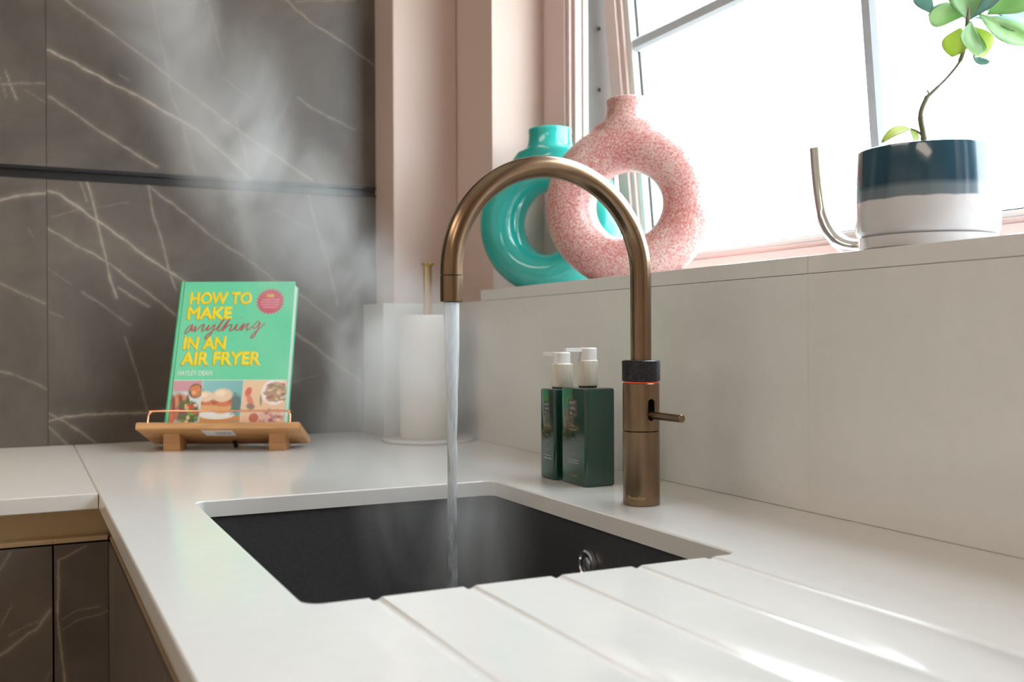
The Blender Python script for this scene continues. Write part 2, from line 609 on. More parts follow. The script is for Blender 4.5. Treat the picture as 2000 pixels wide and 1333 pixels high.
# ---- veined marble panels
VEINS_UPPER_RIGHT = [
    (0.0021, 0.75, [(0.079, 0.818), (0.177, 0.755), (0.279, 0.683), (0.386, 0.607), (0.534, 0.517)]),
    (0.0027, 1.00, [(0.049, 0.723), (0.105, 0.699), (0.161, 0.670), (0.204, 0.655), (0.258, 0.626), (0.311, 0.598), (0.416, 0.511)]),
    (0.0021, 0.70, [(0.050, 0.639), (0.105, 0.603), (0.147, 0.574), (0.193, 0.548), (0.237, 0.522)]),
    (0.0014, 0.50, [(0.231, 0.839), (0.239, 0.787), (0.256, 0.723), (0.259, 0.669), (0.279, 0.621), (0.297, 0.560), (0.309, 0.512)]),
    (0.0017, 0.60, [(0.385, 0.622), (0.405, 0.553), (0.409, 0.516)]),
    (0.0018, 0.60, [(0.486, 0.875), (0.536, 0.837), (0.618, 0.796), (0.672, 0.762)]),
    (0.0012, 0.40, [(0.362, 0.706), (0.427, 0.661)]),
    (0.0015, 0.50, [(0.508, 0.680), (0.558, 0.653), (0.630, 0.625)]),
    (0.0013, 0.40, [(0.330, 0.853), (0.348, 0.797), (0.362, 0.740)]),
    (0.0011, 0.40, [(0.171, 0.691), (0.188, 0.682)]),
    (0.0013, 0.40, [(0.505, 0.875), (0.632, 0.896)]),]
VEINS_UPPER_LEFT = [
    (0.0015, 0.55, [(-0.029, 0.652), (0.001, 0.657), (0.047, 0.662)]),
    (0.0015, 0.70, [(-0.022, 0.678), (-0.013, 0.653), (-0.004, 0.628)]),
    (0.0009, 0.40, [(0.010, 0.644), (0.045, 0.627)]),
    (0.0011, 0.40, [(-0.029, 0.665), (-0.020, 0.630)]),]
VEINS_LOWER_LEFT = [
    (0.0027, 0.90, [(-0.031, 0.444), (0.007, 0.456), (0.045, 0.462)]),
    (0.0016, 0.55, [(-0.031, 0.296), (0.010, 0.275), (0.043, 0.259)]),
    (0.0016, 0.60, [(-0.032, 0.139), (0.009, 0.122), (0.043, 0.104)]),
    (0.0009, 0.35, [(0.015, 0.396), (0.025, 0.373)]),]
VEINS_LOWER_RIGHT = [
    (0.0025, 1.00, [(0.047, 0.466), (0.070, 0.458), (0.112, 0.428), (0.130, 0.415), (0.186, 0.375), (0.221, 0.348), (0.263, 0.320), (0.291, 0.302), (0.363, 0.250)]),
    (0.0023, 0.80, [(0.483, 0.216), (0.504, 0.202), (0.548, 0.171), (0.602, 0.129), (0.643, 0.101)]),
    (0.0019, 0.80, [(0.047, 0.397), (0.093, 0.370), (0.148, 0.338), (0.201, 0.295), (0.270, 0.242)]),
    (0.0019, 0.60, [(0.221, 0.485), (0.287, 0.436), (0.344, 0.389), (0.406, 0.353), (0.456, 0.312), (0.509, 0.283), (0.584, 0.230)]),
    (0.0019, 0.90, [(0.114, 0.486), (0.123, 0.448), (0.132, 0.401), (0.145, 0.349), (0.153, 0.305), (0.165, 0.272)]),
    (0.0014, 0.60, [(0.102, 0.485), (0.112, 0.450)]),
    (0.0016, 0.70, [(0.221, 0.485), (0.232, 0.422), (0.248, 0.369), (0.259, 0.320), (0.272, 0.287)]),
    (0.0018, 0.75, [(0.167, 0.292), (0.188, 0.276), (0.220, 0.256)]),
    (0.0014, 0.50, [(0.104, 0.281), (0.144, 0.254), (0.189, 0.221)]),
    (0.0012, 0.40, [(0.046, 0.246), (0.071, 0.235)]),
    (0.0009, 0.30, [(0.046, 0.323), (0.086, 0.296)]),
    (0.0013, 0.60, [(0.178, 0.197), (0.200, 0.123), (0.217, 0.058)]),
    (0.0023, 0.90, [(0.045, 0.044), (0.073, 0.052), (0.139, 0.055), (0.215, 0.054), (0.256, 0.059)]),
    (0.0018, 0.70, [(0.045, 0.060), (0.073, 0.043), (0.128, 0.001)]),
    (0.0015, 0.60, [(0.045, 0.035), (0.076, 0.002)]),
    (0.0017, 0.60, [(0.530, 0.484), (0.545, 0.419), (0.571, 0.340), (0.589, 0.262)]),
    (0.0011, 0.35, [(0.458, 0.454), (0.540, 0.410)]),
    (0.0009, 0.35, [(0.054, 0.419), (0.096, 0.432), (0.186, 0.452)]),
    (0.0010, 0.40, [(0.490, 0.105), (0.548, 0.120)]),]
VEINS_DOOR = [
    (0.0010, 0.70, [(-0.024, -0.090), (-0.017, -0.079), (-0.012, -0.069)]),
    (0.0017, 1.00, [(-0.024, -0.193), (-0.005, -0.181), (0.007, -0.172), (0.018, -0.165), (0.026, -0.153), (0.032, -0.144)]),
    (0.0008, 0.50, [(-0.014, -0.171), (0.001, -0.164), (0.019, -0.156)]),
    (0.0008, 0.50, [(-0.024, -0.161), (-0.010, -0.134)]),
    (0.0008, 0.50, [(0.026, -0.235), (0.034, -0.220)]),]
VEINS_FILLER = [
    (0.0014, 0.90, [(0.041, -0.083), (0.042, -0.119), (0.041, -0.156), (0.044, -0.184), (0.047, -0.220), (0.047, -0.238)]),
    (0.0010, 0.70, [(0.042, -0.082), (0.055, -0.075), (0.074, -0.068)]),
    (0.0008, 0.50, [(0.045, -0.158), (0.065, -0.149), (0.088, -0.146)]),
    (0.0008, 0.50, [(0.047, -0.170), (0.065, -0.162), (0.098, -0.153)]),]

VEINS_UPPER_RIGHT += [(0.0021, 0.75, [(0.079, 0.818), (0.047, 0.842)]), (0.0014, 0.50, [(0.231, 0.839), (0.215, 0.930), (0.205, 1.048)]), (0.0018, 0.60, [(0.486, 0.875), (0.380, 0.960), (0.270, 1.048)]),
                      (0.0013, 0.40, [(0.330, 0.853), (0.310, 0.940), (0.305, 1.048)]), (0.0020, 0.70, [(0.047, 0.985), (0.180, 0.925), (0.330, 0.853)])]
def seg_dist(px, pz, a, b):
    ax, az = a
    dx, dz = b[0]-ax, b[1]-az
    L2 = dx*dx+dz*dz+1e-12
    t = np.clip(((px-ax)*dx+(pz-az)*dz)/L2, 0, 1)
    return np.hypot(px-(ax+t*dx), pz-(az+t*dz))

def wobble(x, z, seed, f):
    r = np.random.default_rng(seed)
    s = np.zeros_like(x)
    for k in range(7):
        a = r.uniform(0, 2*PI); fr = f*r.uniform(0.5, 3.0); ph = r.uniform(0, 2*PI)
        s += np.sin((x*math.cos(a)+z*math.sin(a))*fr+ph)/(1+k*0.4)
    return s/3.5

def vein_values(x, z, veins):
    wx = x+0.0022*wobble(x, z, 3, 70.0)+0.0007*wobble(x, z, 5, 260.0)
    wz = z+0.0022*wobble(x, z, 4, 70.0)+0.0007*wobble(x, z, 6, 260.0)
    tot = np.zeros_like(x)
    for i, (w, amp, pts) in enumerate(veins):
        d = np.full_like(x, 9.0)
        for a, b in zip(pts[:-1], pts[1:]):
            d = np.minimum(d, seg_dist(wx, wz, a, b))
        ww = w*(0.85+0.45*wobble(x, z, 20+i, 120.0))
        ww = np.maximum(ww, 0.0007)
        v = amp*(0.62*np.exp(-(d/(ww*0.8))**2)+0.13*np.exp(-(d/(ww*3.2))**2))
        tot = np.maximum(tot, v)
    return np.clip(tot, 0, 1)

def veined_panel(name, x0, x1, z0, z1, yf, th, veins, parent, step=0.0016):
    nx, nz = max(2, int((x1-x0)/step)), max(2, int((z1-z0)/step))
    xs, zs = np.linspace(x0, x1, nx), np.linspace(z0, z1, nz)
    X, Z = np.meshgrid(xs, zs)
    X, Z = X.ravel(), Z.ravel()
    co = np.stack([X, np.full_like(X, yf), Z], 1)
    idx = np.arange(nx*nz).reshape(nz, nx)
    q = np.stack([idx[:-1, :-1].ravel(), idx[:-1, 1:].ravel(), idx[1:, 1:].ravel(), idx[1:, :-1].ravel()], 1)
    n0 = len(co)
    back = np.array([[x0, yf+th, z0], [x1, yf+th, z0], [x1, yf+th, z1], [x0, yf+th, z1],
                     [x0, yf, z0], [x1, yf, z0], [x1, yf, z1], [x0, yf, z1]])
    co = np.concatenate([co, back])
    b = n0
    side = np.array([[b+4, b+0, b+1, b+5], [b+5, b+1, b+2, b+6], [b+6, b+2, b+3, b+7], [b+7, b+3, b+0, b+4], [b+0, b+3, b+2, b+1]])
    faces = np.concatenate([q, side])
    me = bpy.data.meshes.new(name)
    me.vertices.add(len(co)); me.vertices.foreach_set('co', co.ravel().astype(np.float32))
    me.loops.add(faces.size); me.loops.foreach_set('vertex_index', faces.ravel().astype(np.int32))
    me.polygons.add(len(faces)); me.polygons.foreach_set('loop_start', (np.arange(len(faces))*4).astype(np.int32))
    me.update(calc_edges=True)
    at = me.attributes.new('vein', 'FLOAT', 'POINT')
    vals = np.zeros(len(co), np.float32)
    vals[:n0] = vein_values(X, Z, veins)
    at.data.foreach_set('value', vals)
    return obj(name, me, M['marble'], parent)

G = 0.0009
JX = 0.0455
for (n, x0, x1, z0, z1, v, st) in (('tile', JX+G/2, 0.6715, 0.0005, 0.4875, VEINS_LOWER_RIGHT, 0.0016),
                                   ('tile', JX+G/2, 0.6715, 0.5097, 1.05, VEINS_UPPER_RIGHT, 0.0016),
                                   ('tile', -0.60, JX-G/2, 0.0005, 0.4875, VEINS_LOWER_LEFT, 0.0025),
                                   ('tile', -0.60, JX-G/2, 0.5097, 1.05, VEINS_UPPER_LEFT, 0.0025),
                                   ('tile', JX+G/2, 0.6715, 1.051, Z_CEIL-0.001, [], 0.05),
                                   ('tile', -0.60, JX-G/2, 1.051, Z_CEIL-0.001, [], 0.05),
                                   ('tile', -2.59, -0.601, 0.0005, 0.4875, [], 0.05),
                                   ('tile', -2.59, -0.601, 0.5097, Z_CEIL-0.001, [], 0.05)):
    veined_panel(n, x0, x1, z0, z1, Y_DARK, 0.011, v, wb, st)
# black trim rail let into the marble
tr = tag(empty('trim_1', (0, Y_DARK, 0.4985)), kind='structure')
bm = bmesh.new()
bx(bm, -2.59, 0.6712, 0.004, 0.0115, -0.0108, 0.0110)
obj('rail_back', to_mesh(bm), M['black'], tr)
for z0, z1 in ((-0.0108, -0.0058), (0.0048, 0.0110)):
    bm = bmesh.new()
    bx(bm, -2.59, 0.6712, -0.003, 0.004, z0, z1)
    obj('rail_lip', to_mesh(bm), M['black'], tr)

# ---- quartz upstand and window sill
us = tag(empty('upstand', (0.797, 0.9, 0)), 'beige quartz upstand slabs lining the wall between worktop and window sill', 'upstand')
def abs_box(name, b, mat, parent, bev=0.0):
    L = parent.location
    return box(name, (b[0]-L.x, b[1]-L.x, b[2]-L.y, b[3]-L.y, b[4]-L.z, b[5]-L.z), mat, parent, bev)
UZ = 0.2633
abs_box('slab', (0.784, X_WALL-0.0005, 0.8673, 1.9075, 0.0004, UZ), M['quartz'], us)
abs_box('slab', (0.784, X_WALL-0.0005, -1.6, 0.8671, 0.0004, UZ), M['quartz'], us)
abs_box('slab', (0.644, X_WALL-0.0005, 1.908, 1.9245, 0.0004, UZ), M['quartz'], us, 0.001)
abs_box('slab', (0.644, 0.6715, 1.925, Y_DARK-0.0005, 0.0004, UZ), M['quartz'], us, 0.001)
sill = tag(empty('window_sill', (0.86, 0.9, UZ)), kind='structure')
abs_box('sill_slab', (0.7835, 0.995, 0.86735, WY1-0.0015, 0.2638, 0.2835), M['quartz'], sill, 0.0012)
abs_box('sill_slab', (0.7835, 0.995, WY0+0.0015, 0.86705, 0.2638, 0.2835), M['quartz'], sill, 0.0012)

# ---- window
win = tag(empty('window_1', (0.96, 1.0, 0.284)), 'pink framed top hung window standing ajar over the sill', kind='structure')
def wbox(name, bs, mat, parent=win, bev=0.0015):
    L = win.location
    return boxes(name, [(b[0]-L.x, b[1]-L.x, b[2]-L.y, b[3]-L.y, b[4]-L.z, b[5]-L.z) for b in bs], mat, parent, bev)
FZ0, FZ1 = 0.2838, 1.269
fy1 = WY1-0.001
fy0 = WY0+0.001
fr = wbox('frame', [(0.919, 0.955, 1.667, fy1, FZ0, FZ1), (0.923, 0.955, 1.655, 1.667, FZ0, FZ1), (0.930, 0.955, 1.645, 1.655, FZ0, FZ1),
                    (0.919, 0.955, fy0, fy0+0.10, FZ0, FZ1), (0.919, 0.955, fy0+0.10, 1.645, 1.205, FZ1), (0.93, 0.99, fy0+0.10, 1.645, FZ0, 0.296)], M['pink_gloss'])
wbox('rebate', [(0.9555, 1.02, 1.650, fy1, 0.2975, FZ1), (0.9555, 1.02, fy0, fy0+0.09, 0.2975, FZ1)], M['seal'])
wbox('seal', [(0.945, 0.9555, 1.640, 1.6448, 0.2975, 1.205)], M['upvc'])
for z in (0.66, 0.775):
    c = win.location
    bm = bmesh.new()
    bmesh.ops.create_uvsphere(bm, u_segments=10, v_segments=6, radius=0.0035)
    o = obj('screw', to_mesh(bm, 60), M['gasket'], win)
    o.location = (0.985-c.x, 1.648-c.y, z-c.z)

# opening sash, hung from its top edge and pushed out at the bottom
sash = bpy.data.objects.new('sash', None)
COL.objects.link(sash)
sash.parent = win
HZ = 1.200
sash.location = (0.9440-0.96, 0, HZ-0.284)
TILT = math.atan(0.0895)
sash.rotation_euler = (0, -TILT, 0)
SY0, SY1 = 0.345-1.0, 1.623-1.0
H = (HZ-0.300)/math.cos(TILT)
def sbox(name, bs, mat, bev=0.0012):
    return boxes(name, bs, mat, sash, bev)
def frame_boxes(inset, w, x0, x1):
    a0, a1 = SY0+inset, SY1-inset
    b0, b1 = -H+inset*0.62, -inset*0.62
    wv = w*0.62
    return [(x0, x1, a1-w, a1, b0, b1), (x0, x1, a0, a0+w, b0, b1), (x0, x1, a0+w, a1-w, b0, b0+wv), (x0, x1, a0+w, a1-w, b1-wv, b1)]
sbox('sash_frame', frame_boxes(0, 0.036, 0.0, 0.055), M['pink_gloss'])
sbox('inner_step', frame_boxes(0.036, 0.012, 0.006, 0.052), M['pink_gloss'])
sbox('glazing_bead', frame_boxes(0.048, 0.014, 0.013, 0.050), M['upvc'])
sbox('gasket', frame_boxes(0.062, 0.0035, 0.0262, 0.0300), M['gasket'], 0.0004)
gy0, gy1, gz0, gz1 = SY0+0.0655, SY1-0.0655, -H+0.0655*0.62, -0.0655*0.62
sbox('pane', [(0.0300, 0.0340, gy0, gy1, gz0, gz1)], M['pane'], 0)
def bar(name, p0, p1, w):
    bm = bmesh.new()
    d = (Vector(p1)-Vector(p0)).normalized()
    side = Vector((1, 0, 0)).cross(d)
    prof = ((0.0296, -w), (0.020, -w), (0.014, -w*0.55), (0.014, w*0.55), (0.020, w), (0.0296, w))
    loft(bm, [[Vector(p)+Vector((1, 0, 0))*a+side*b for a, b in prof] for p in (p0, p1)], True, True)
    return obj(name, to_mesh(bm, 30), M['bar'], sash)
zbar = (0.722-HZ)/math.cos(TILT)
ybar = 1.006-1.0
bar('glazing_bar', (0, gy0, zbar), (0, gy1, zbar), 0.0125)
bar('glazing_bar', (0, ybar, gz0), (0, ybar, zbar-0.0126), 0.0125)
bar('glazing_bar', (0, ybar, zbar+0.0126), (0, ybar, gz1), 0.0125)
# lever handle on the bottom rail
hd = bpy.data.objects.new('handle', None)
COL.objects.link(hd)
hd.parent = sash
hd.location = (0, 0.030, -H+0.012)
tube('lever', catmull([(-0.030, -0.045, 0.000), (-0.038, -0.020, 0.004), (-0.042, 0.0, 0.016), (-0.042, 0.018, 0.042), (-0.040, 0.026, 0.075), (-0.038, 0.030, 0.112), (-0.037, 0.031, 0.142)], 6),
     [0.0110]*4+[0.0105]*8+[0.0098]*8+[0.0090]*17, M['chrome'], hd, 18)
tube('spindle', [(0.0, -0.045, 0.0), (-0.030, -0.045, 0.0)], 0.010, M['chrome'], hd, 18)
bm = bmesh.new()
loft(bm, [[(x, y-0.045, z) for y, z in rrect(-0.014, 0.014, -0.010, 0.018, 0.006, 4)] for x in (-0.0005, -0.006)], True, True)
obj('handle_plate', to_mesh(bm, 30), M['chrome'], hd)

# ceiling light panels of the room
def ceiling_light(x, y, label, energy, lamp_name):
    t = tag(empty('ceiling_light', (x, y, Z_CEIL)), label, 'light')
    box('housing', (-0.33, 0.33, -0.63, 0.63, -0.03, -0.0005), M['upvc'], t, 0.003)
    d = bpy.data.lights.new(lamp_name, 'AREA')
    d.shape = 'RECTANGLE'; d.size = 0.60; d.size_y = 1.20; d.energy = energy; d.color = (1.0, 0.84, 0.69)
    l = bpy.data.objects.new(lamp_name, d)
    COL.objects.link(l)
    l.parent = t
    l.location = (0, 0, -0.032)
ceiling_light(-1.30, 0.85, 'long white ceiling light panel beside the marble wall', 16, 'ceiling_lamp_marble_side_offscreen')
ceiling_light(-1.30, -0.95, 'long white ceiling light panel away from the marble wall', 16, 'ceiling_lamp_room_side_offscreen')

# recessed warm downlight over the worktop along the marble wall
dl = tag(empty('downlight', (-0.42, 1.62, Z_CEIL)), 'small round warm downlight over the left worktop', 'light')
lathe('bezel', [(0.034, -0.0005), (0.052, -0.0005), (0.052, -0.006), (0.048, -0.009), (0.036, -0.007)], M['upvc'], dl, 36, closed=True)
d = bpy.data.lights.new('downlight_bulb_left_offscreen', 'SPOT')
d.energy = 34; d.color = (1.0, 0.72, 0.44); d.spot_size = math.radians(58); d.spot_blend = 0.8; d.shadow_soft_size = 0.03
l = bpy.data.objects.new('downlight_bulb_left_offscreen', d)
COL.objects.link(l)
l.parent = dl
l.location = (0, 0, -0.008)

# ================================================================== worktops and cabinets
XE, YE = 0.0885, 1.3815
# sink run
bm = bmesh.new()
bx(bm, XE, 0.8093, -1.6, Y_DARK-0.0004, -0.020, 0.0)
bmesh.ops.bevel(bm, geom=[e for e in bm.edges], offset=0.0012, segments=2, affect='EDGES')
wt = obj('worktop', to_mesh(bm), M['quartz'])
HX0, HX1, HY0, HY1 = 0.1865, 0.5785, 0.7315, 1.2555
cut = []
bm = bmesh.new()
loft(bm, [[(x, y, z) for x, y in rrect(HX0, HX1, HY0, HY1, 0.014, 8)] for z in (-0.05, 0.05)], True, True)
cut.append(to_mesh(bm))
GX = (0.2392, 0.3160, 0.3935, 0.4705, 0.5465)
for gx in GX:
    bm = tube_bm([(gx, 0.80, 0.0034), (gx, 0.20, 0.0070)], 0.0065, 24)
    cut.append(to_mesh(bm))
# softened top edge round the sink opening
bm = bmesh.new()
loft(bm, [[(x, y, z) for x, y in rrect(HX0-d, HX1+d, HY0-d, HY1+d, 0.014+d, 8)] for d, z in ((-0.0006, -0.0022), (0.0016, 0.0002), (0.0016, 0.004))], True, True)
cut.append(to_mesh(bm))
boolean_cut(wt, cut)
wt.data.polygons.foreach_set('use_smooth', [max(abs(c) for c in p.normal) < 0.9999 for p in wt.data.polygons])
wt.data.set_sharp_from_angle(angle=math.radians(24))
tag(wt, 'white quartz worktop with the sink cut out and drainer grooves', 'worktop')
wl = box('worktop', (-2.2, XE-0.0007, YE, Y_DARK-0.0004, -0.020, 0.0), M['quartz'], None, 0.0014)
tag(wl, 'white quartz worktop along the marble wall left of the joint', 'worktop')

# cabinets: recessed brass channel under the worktop, marble fronts
DY = 1.395
def cabinet_left(name, label, x0, x1, veins, step):
    t = tag(empty(name, ((x0+x1)/2, DY, -0.75)), label, 'cabinet')
    L = t.location
    ab = lambda n, b, m, bev=0.0: abs_box(n, b, m, t, bev)
    ab('carcass', (x0, x1, DY+0.045, 2.0, -0.75, -0.0215), M['carcass'])
    ab('handle_channel', (x0, x1 if x1 < 0.05 else 0.1235, DY+0.022, DY+0.044, -0.0625, -0.0205), M['brass'])
    ab('channel_lip', (x0, x1, DY+0.001, DY+0.0215, -0.0625, -0.0565), M['brass'], 0.0008)
    p = veined_panel('door', x0+0.0012-L.x, x1-(0.0012 if x1 < 0.05 else 0.0001)-L.x, -0.74-L.z, -0.0645-L.z, 0, 0.019,
                     [(w, a, [(px-L.x, pz-L.z) for px, pz in pts]) for w, a, pts in veins], t, step)
    return t
cabinet_left('base_cabinet', 'marble fronted base cabinet under the worktop along the marble wall', -0.56, 0.0358, VEINS_DOOR, 0.0025)
cabinet_left('corner_cabinet', 'narrow marble corner panel cabinet beside the dark gap', 0.0358, 0.1002, VEINS_FILLER, 0.0012)
def cabinet_sink(name, label, y0, y1, mat_seed):
    t = tag(empty(name, (0.30, (y0+y1)/2, -0.75)), label, 'cabinet')
    ab = lambda n, b, m, bev=0.0: abs_box(n, b, m, t, bev)
    ab('side_panel', (0.147, 0.775, y0, y0+0.016, -0.75, -0.0215), M['carcass'])
    ab('side_panel', (0.147, 0.775, y1-0.016, y1, -0.75, -0.0215), M['carcass'])
    ab('bottom_panel', (0.147, 0.775, y0+0.016, y1-0.016, -0.75, -0.732), M['carcass'])
    ab('handle_channel', (0.124, 0.146, y0, y1, -0.0625, -0.0205), M['brass'])
    ab('channel_lip', (0.1020, 0.1235, y0, y1, -0.0625, -0.0585), M['brass'], 0.0008)
    L = t.location
    pts = lambda *q: list(q)
    vs_ = [(0.0012, 0.5, [(-0.30, 0.25), (-0.12, 0.42), (0.05, 0.60), (0.2, 0.68)]), (0.0010, 0.4, [(0.1, 0.3), (0.16, 0.55), (0.2, 0.685)]), (0.0010, 0.4, [(-0.2, 0.685), (-0.05, 0.5), (0.25, 0.35)])]
    d = veined_panel('door', y0-L.y+0.002, y1-L.y-(0.002 if y1 < 1 else 0.0002), 0.01, 0.75-0.0645, 0, 0.019, vs_, t, 0.004)
    d.rotation_euler = (0, 0, -PI/2)
    d.location = (0.1005-L.x, 0, 0)
    return t
cabinet_sink('sink_cabinet', 'marble fronted cabinet below the sink', 0.66, 1.3945, 1)
cabinet_sink('drainer_cabinet', 'marble fronted cabinet below the drainer grooves', 0.06, 0.659, 2)
tag(boxes('plinth', [(0.16, 0.77, -0.6, 1.38, Z_FLOOR+0.0005, -0.7505), (-2.2, 0.159, 1.45, 2.0, Z_FLOOR+0.0005, -0.7505)], M['carcass']),
    'dark plinth under the marble base cabinets', 'plinth')

# ================================================================== sink
SX, SYC = 0.3825, 0.9935
sk = tag(empty('sink', (SX, SYC, -0.215)), 'black undermount composite sink below the running tap', 'sink')
def sl(off, r, z):
    return [(x-SX, y-SYC, z+0.215) for x, y in rrect(HX0-off, HX1+off, HY0-off, HY1+off, r, 8)]
bm = bmesh.new()
loft(bm, [sl(0.022, 0.03, -0.030), sl(0.022, 0.03, -0.0208), sl(0.004, 0.018, -0.0208), sl(0.003, 0.018, -0.030), sl(-0.004, 0.022, -0.185), sl(-0.010, 0.028, -0.198), sl(-0.024, 0.03, -0.204),
          sl(-0.15, 0.03, -0.207)], False, True)
loft(bm, [sl(0.022, 0.03, -0.030), sl(0.008, 0.02, -0.032), sl(0.004, 0.02, -0.19), sl(-0.02, 0.02, -0.215)], False, True)
bmesh.ops.remove_doubles(bm, verts=bm.verts, dist=1e-5)
obj('basin', to_mesh(bm, 50), M['sink'], sk)
lathe('drain', [(0, 0.010), (0.030, 0.010), (0.034, 0.0095), (0.044, 0.0085), (0.045, 0.0082), (0.045, 0.006)], M['chrome'], sk, 40)
ov = bpy.data.objects.new('overflow', None)
COL.objects.link(ov)
ov.parent = sk
ov.location = (0.5795-SX, 0.998-SYC, -0.064+0.215)
ov.rotation_euler = (0, -PI/2, 0)
lathe('ring', [(0.0125, 0.0), (0.0128, 0.0035), (0.0145, 0.005), (0.0172, 0.004), (0.0178, 0.0), ], M['chrome'], ov, 36)
lathe('bore', [(0, 0.0006), (0.0126, 0.0008)], M['sink'], ov, 24)
lathe('plug', [(0, 0.0040), (0.007, 0.0038), (0.0085, 0.0028), (0.0085, 0.0008)], M['chrome'], ov, 24)

# ================================================================== tap
TX, TY = 0.6497, 0.9969
tap = tag(empty('kitchen_tap', (TX, TY, 0.0003)), 'brushed bronze swan neck tap with black knurled ring and side lever', 'tap')
R0 = 0.0214
lathe('base', [(0, 0), (R0-0.0006, 0), (R0, 0.0008), (R0, 0.0846), (R0-0.0005, 0.0850), (0.004, 0.0850)], M['bronze'], tap, 64)
# upper body with the lever slot cut through its wall
bm = lathe_bm([(0.0150, 0.0856), (R0-0.0005, 0.0856), (R0, 0.0861), (R0, 0.1402), (R0-0.0006, 0.1409), (0.0150, 0.1409)], 96, closed=True)
ub = obj('body', to_mesh(bm, 30), M['bronze'], tap)
ub.parent = None
bm = bmesh.new()
prof = [(x, z+0.1105) for x, z in rrect(-0.0045, 0.0045, -0.0125, 0.0125, 0.00449, 8)]
loft(bm, [[(x, y, z) for x, z in prof] for y in (-0.03, -0.010)], True, True)
boolean_cut(ub, [to_mesh(bm)])
ub.data.polygons.foreach_set('use_smooth', [True]*len(ub.data.polygons))
ub.data.set_sharp_from_angle(angle=math.radians(30))
ub.parent = tap
lathe('cartridge', [(0, 0.0858), (0.0138, 0.0858), (0.0138, 0.1405), (0, 0.1405)], M['black'], tap, 32)
lev = obj('lever', to_mesh(tube_bm([(0, -0.0125, 0.1045), (0, -0.0805, 0.1045), (0, -0.0812, 0.1045)], [0.0044, 0.0044, 0.0038], 28), 40), M['bronze'], tap)
# glowing ring under the knurled ring
lathe('indicator_ring', [(0.015, 0.1411), (R0-0.0010, 0.1411), (R0-0.0010, 0.1422), (0.015, 0.1422)], M['led_ring'], tap, 64)
# knurled ring: diamond knurling as real relief
bm = bmesh.new()
NK, NZK = 168, 26
zk0, zk1 = 0.1424, 0.1672
rings = []
def ring(r, z): return [bm.verts.new((r*math.cos(2*PI*k/NK), r*math.sin(2*PI*k/NK), z)) for k in range(NK)]
rings.append(ring(0.012, zk0)); rings.append(ring(R0-0.0008, zk0)); rings.append(ring(R0+0.0001, zk0+0.0008))
for j in range(NZK+1):
    z = zk0+0.0012+(zk1-zk0-0.0024)*j/NZK
    rr = []
    for k in range(NK):
        a = (k+j) % 4; b_ = (k-j) % 4
        da, db = min(a, 4-a), min(b_, 4-b_)
        r = R0-0.00045+0.00110*min(da, db)/2*1.0+0.00025*(da+db)/4
        rr.append(bm.verts.new((r*math.cos(2*PI*k/NK), r*math.sin(2*PI*k/NK), z)))
    rings.append(rr)
rings.append(ring(R0+0.0001, zk1-0.0008)); rings.append(ring(R0-0.0008, zk1)); rings.append(ring(0.010, zk1))
for a, b_ in zip(rings[:-1], rings[1:]):
    for k in range(NK):
        j = (k+1) % NK
        bm.faces.new((a[k], a[j], b_[j], b_[k]))
M['knurl'] = plain('black_knurled_metal', (0.060, 0.058, 0.066), 0.30, metal=0.85, var=0.1)
obj('knurled_ring', to_mesh(bm, 20), M['knurl'], tap)
# swan neck
RT, RA = 0.0121, 0.1188
zc = 0.2648
pts = [(0, 0, 0.162+(zc-0.162)*i/10) for i in range(10)]
pts += [(-RA+RA*math.cos(PI*i/48), 0, zc+RA*math.sin(PI*i/48)) for i in range(49)]
pts += [(-2*RA, 0, zc-0.004)]
obj('swan_neck', to_mesh(tube_bm(pts, RT, 40), 50), M['bronze'], tap)
ZO = 0.2322
lathe('outlet', [(0.0085, ZO+0.002), (0.0085, ZO), (RT-0.0004, ZO), (RT+0.0001, ZO+0.0006), (RT+0.0001, zc-0.0052), (RT-0.0005, zc-0.0046), (0.004, zc-0.0046)], M['bronze'], tap, 48, -2*RA, 0)
def on_tap(x, y):
    a = math.atan2(-0.838, -0.546)-0.10 + x/R0
    return Vector(((R0+0.00008)*math.cos(a), (R0+0.00008)*math.sin(a), y))
M['tap_print'] = plain('gold_engraving', (0.62, 0.42, 0.20), 0.35, metal=0.6)
text_mesh('lettering', 'Quooker', M['tap_print'], tap, on_tap, h=0.0052, x=-0.004, y=0.0068, bold=0.0, align='center')

# ---- running water
WX, WY = TX-2*RA, TY
ws = bmesh.new()
NW, NH = 28, 120
rings = []
for j in range(NH+1):
    f = j/NH
    z = 0.2318-f*(0.2318+0.2030)
    base = float(np.interp(f, (0, 0.02, 0.12, 0.3, 0.5, 0.75, 1.0), (0.0083, 0.0085, 0.0072, 0.0058, 0.0050, 0.0054, 0.0066)))
    rr = []
    for k in range(NW):
        a = 2*PI*k/NW
        nn = mnoise.noise(Vector((math.cos(a)*1.3, math.sin(a)*1.3, z*26+math.sin(a*2)*0.3)))
        n2 = mnoise.noise(Vector((math.cos(a)*2.6+7, math.sin(a)*2.6, z*80)))
        r = base*(1+(0.10+0.30*f)*nn+0.10*f*n2)
        rr.append(ws.verts.new((r*math.cos(a), r*math.sin(a), z)))
    rings.append(rr)
for a, b_ in zip(rings[:-1], rings[1:]):
    for k in range(NW):
        j = (k+1) % NW
        ws.faces.new((a[k], a[j], b_[j], b_[k]))
ws.faces.new(rings[0][::-1]); ws.faces.new(rings[-1])
w = obj('water_stream', to_mesh(ws, 180), M['water'])
w.location = (WX, WY, 0)
tag(w, 'stream of hot clear water falling from the tap outlet', 'water')

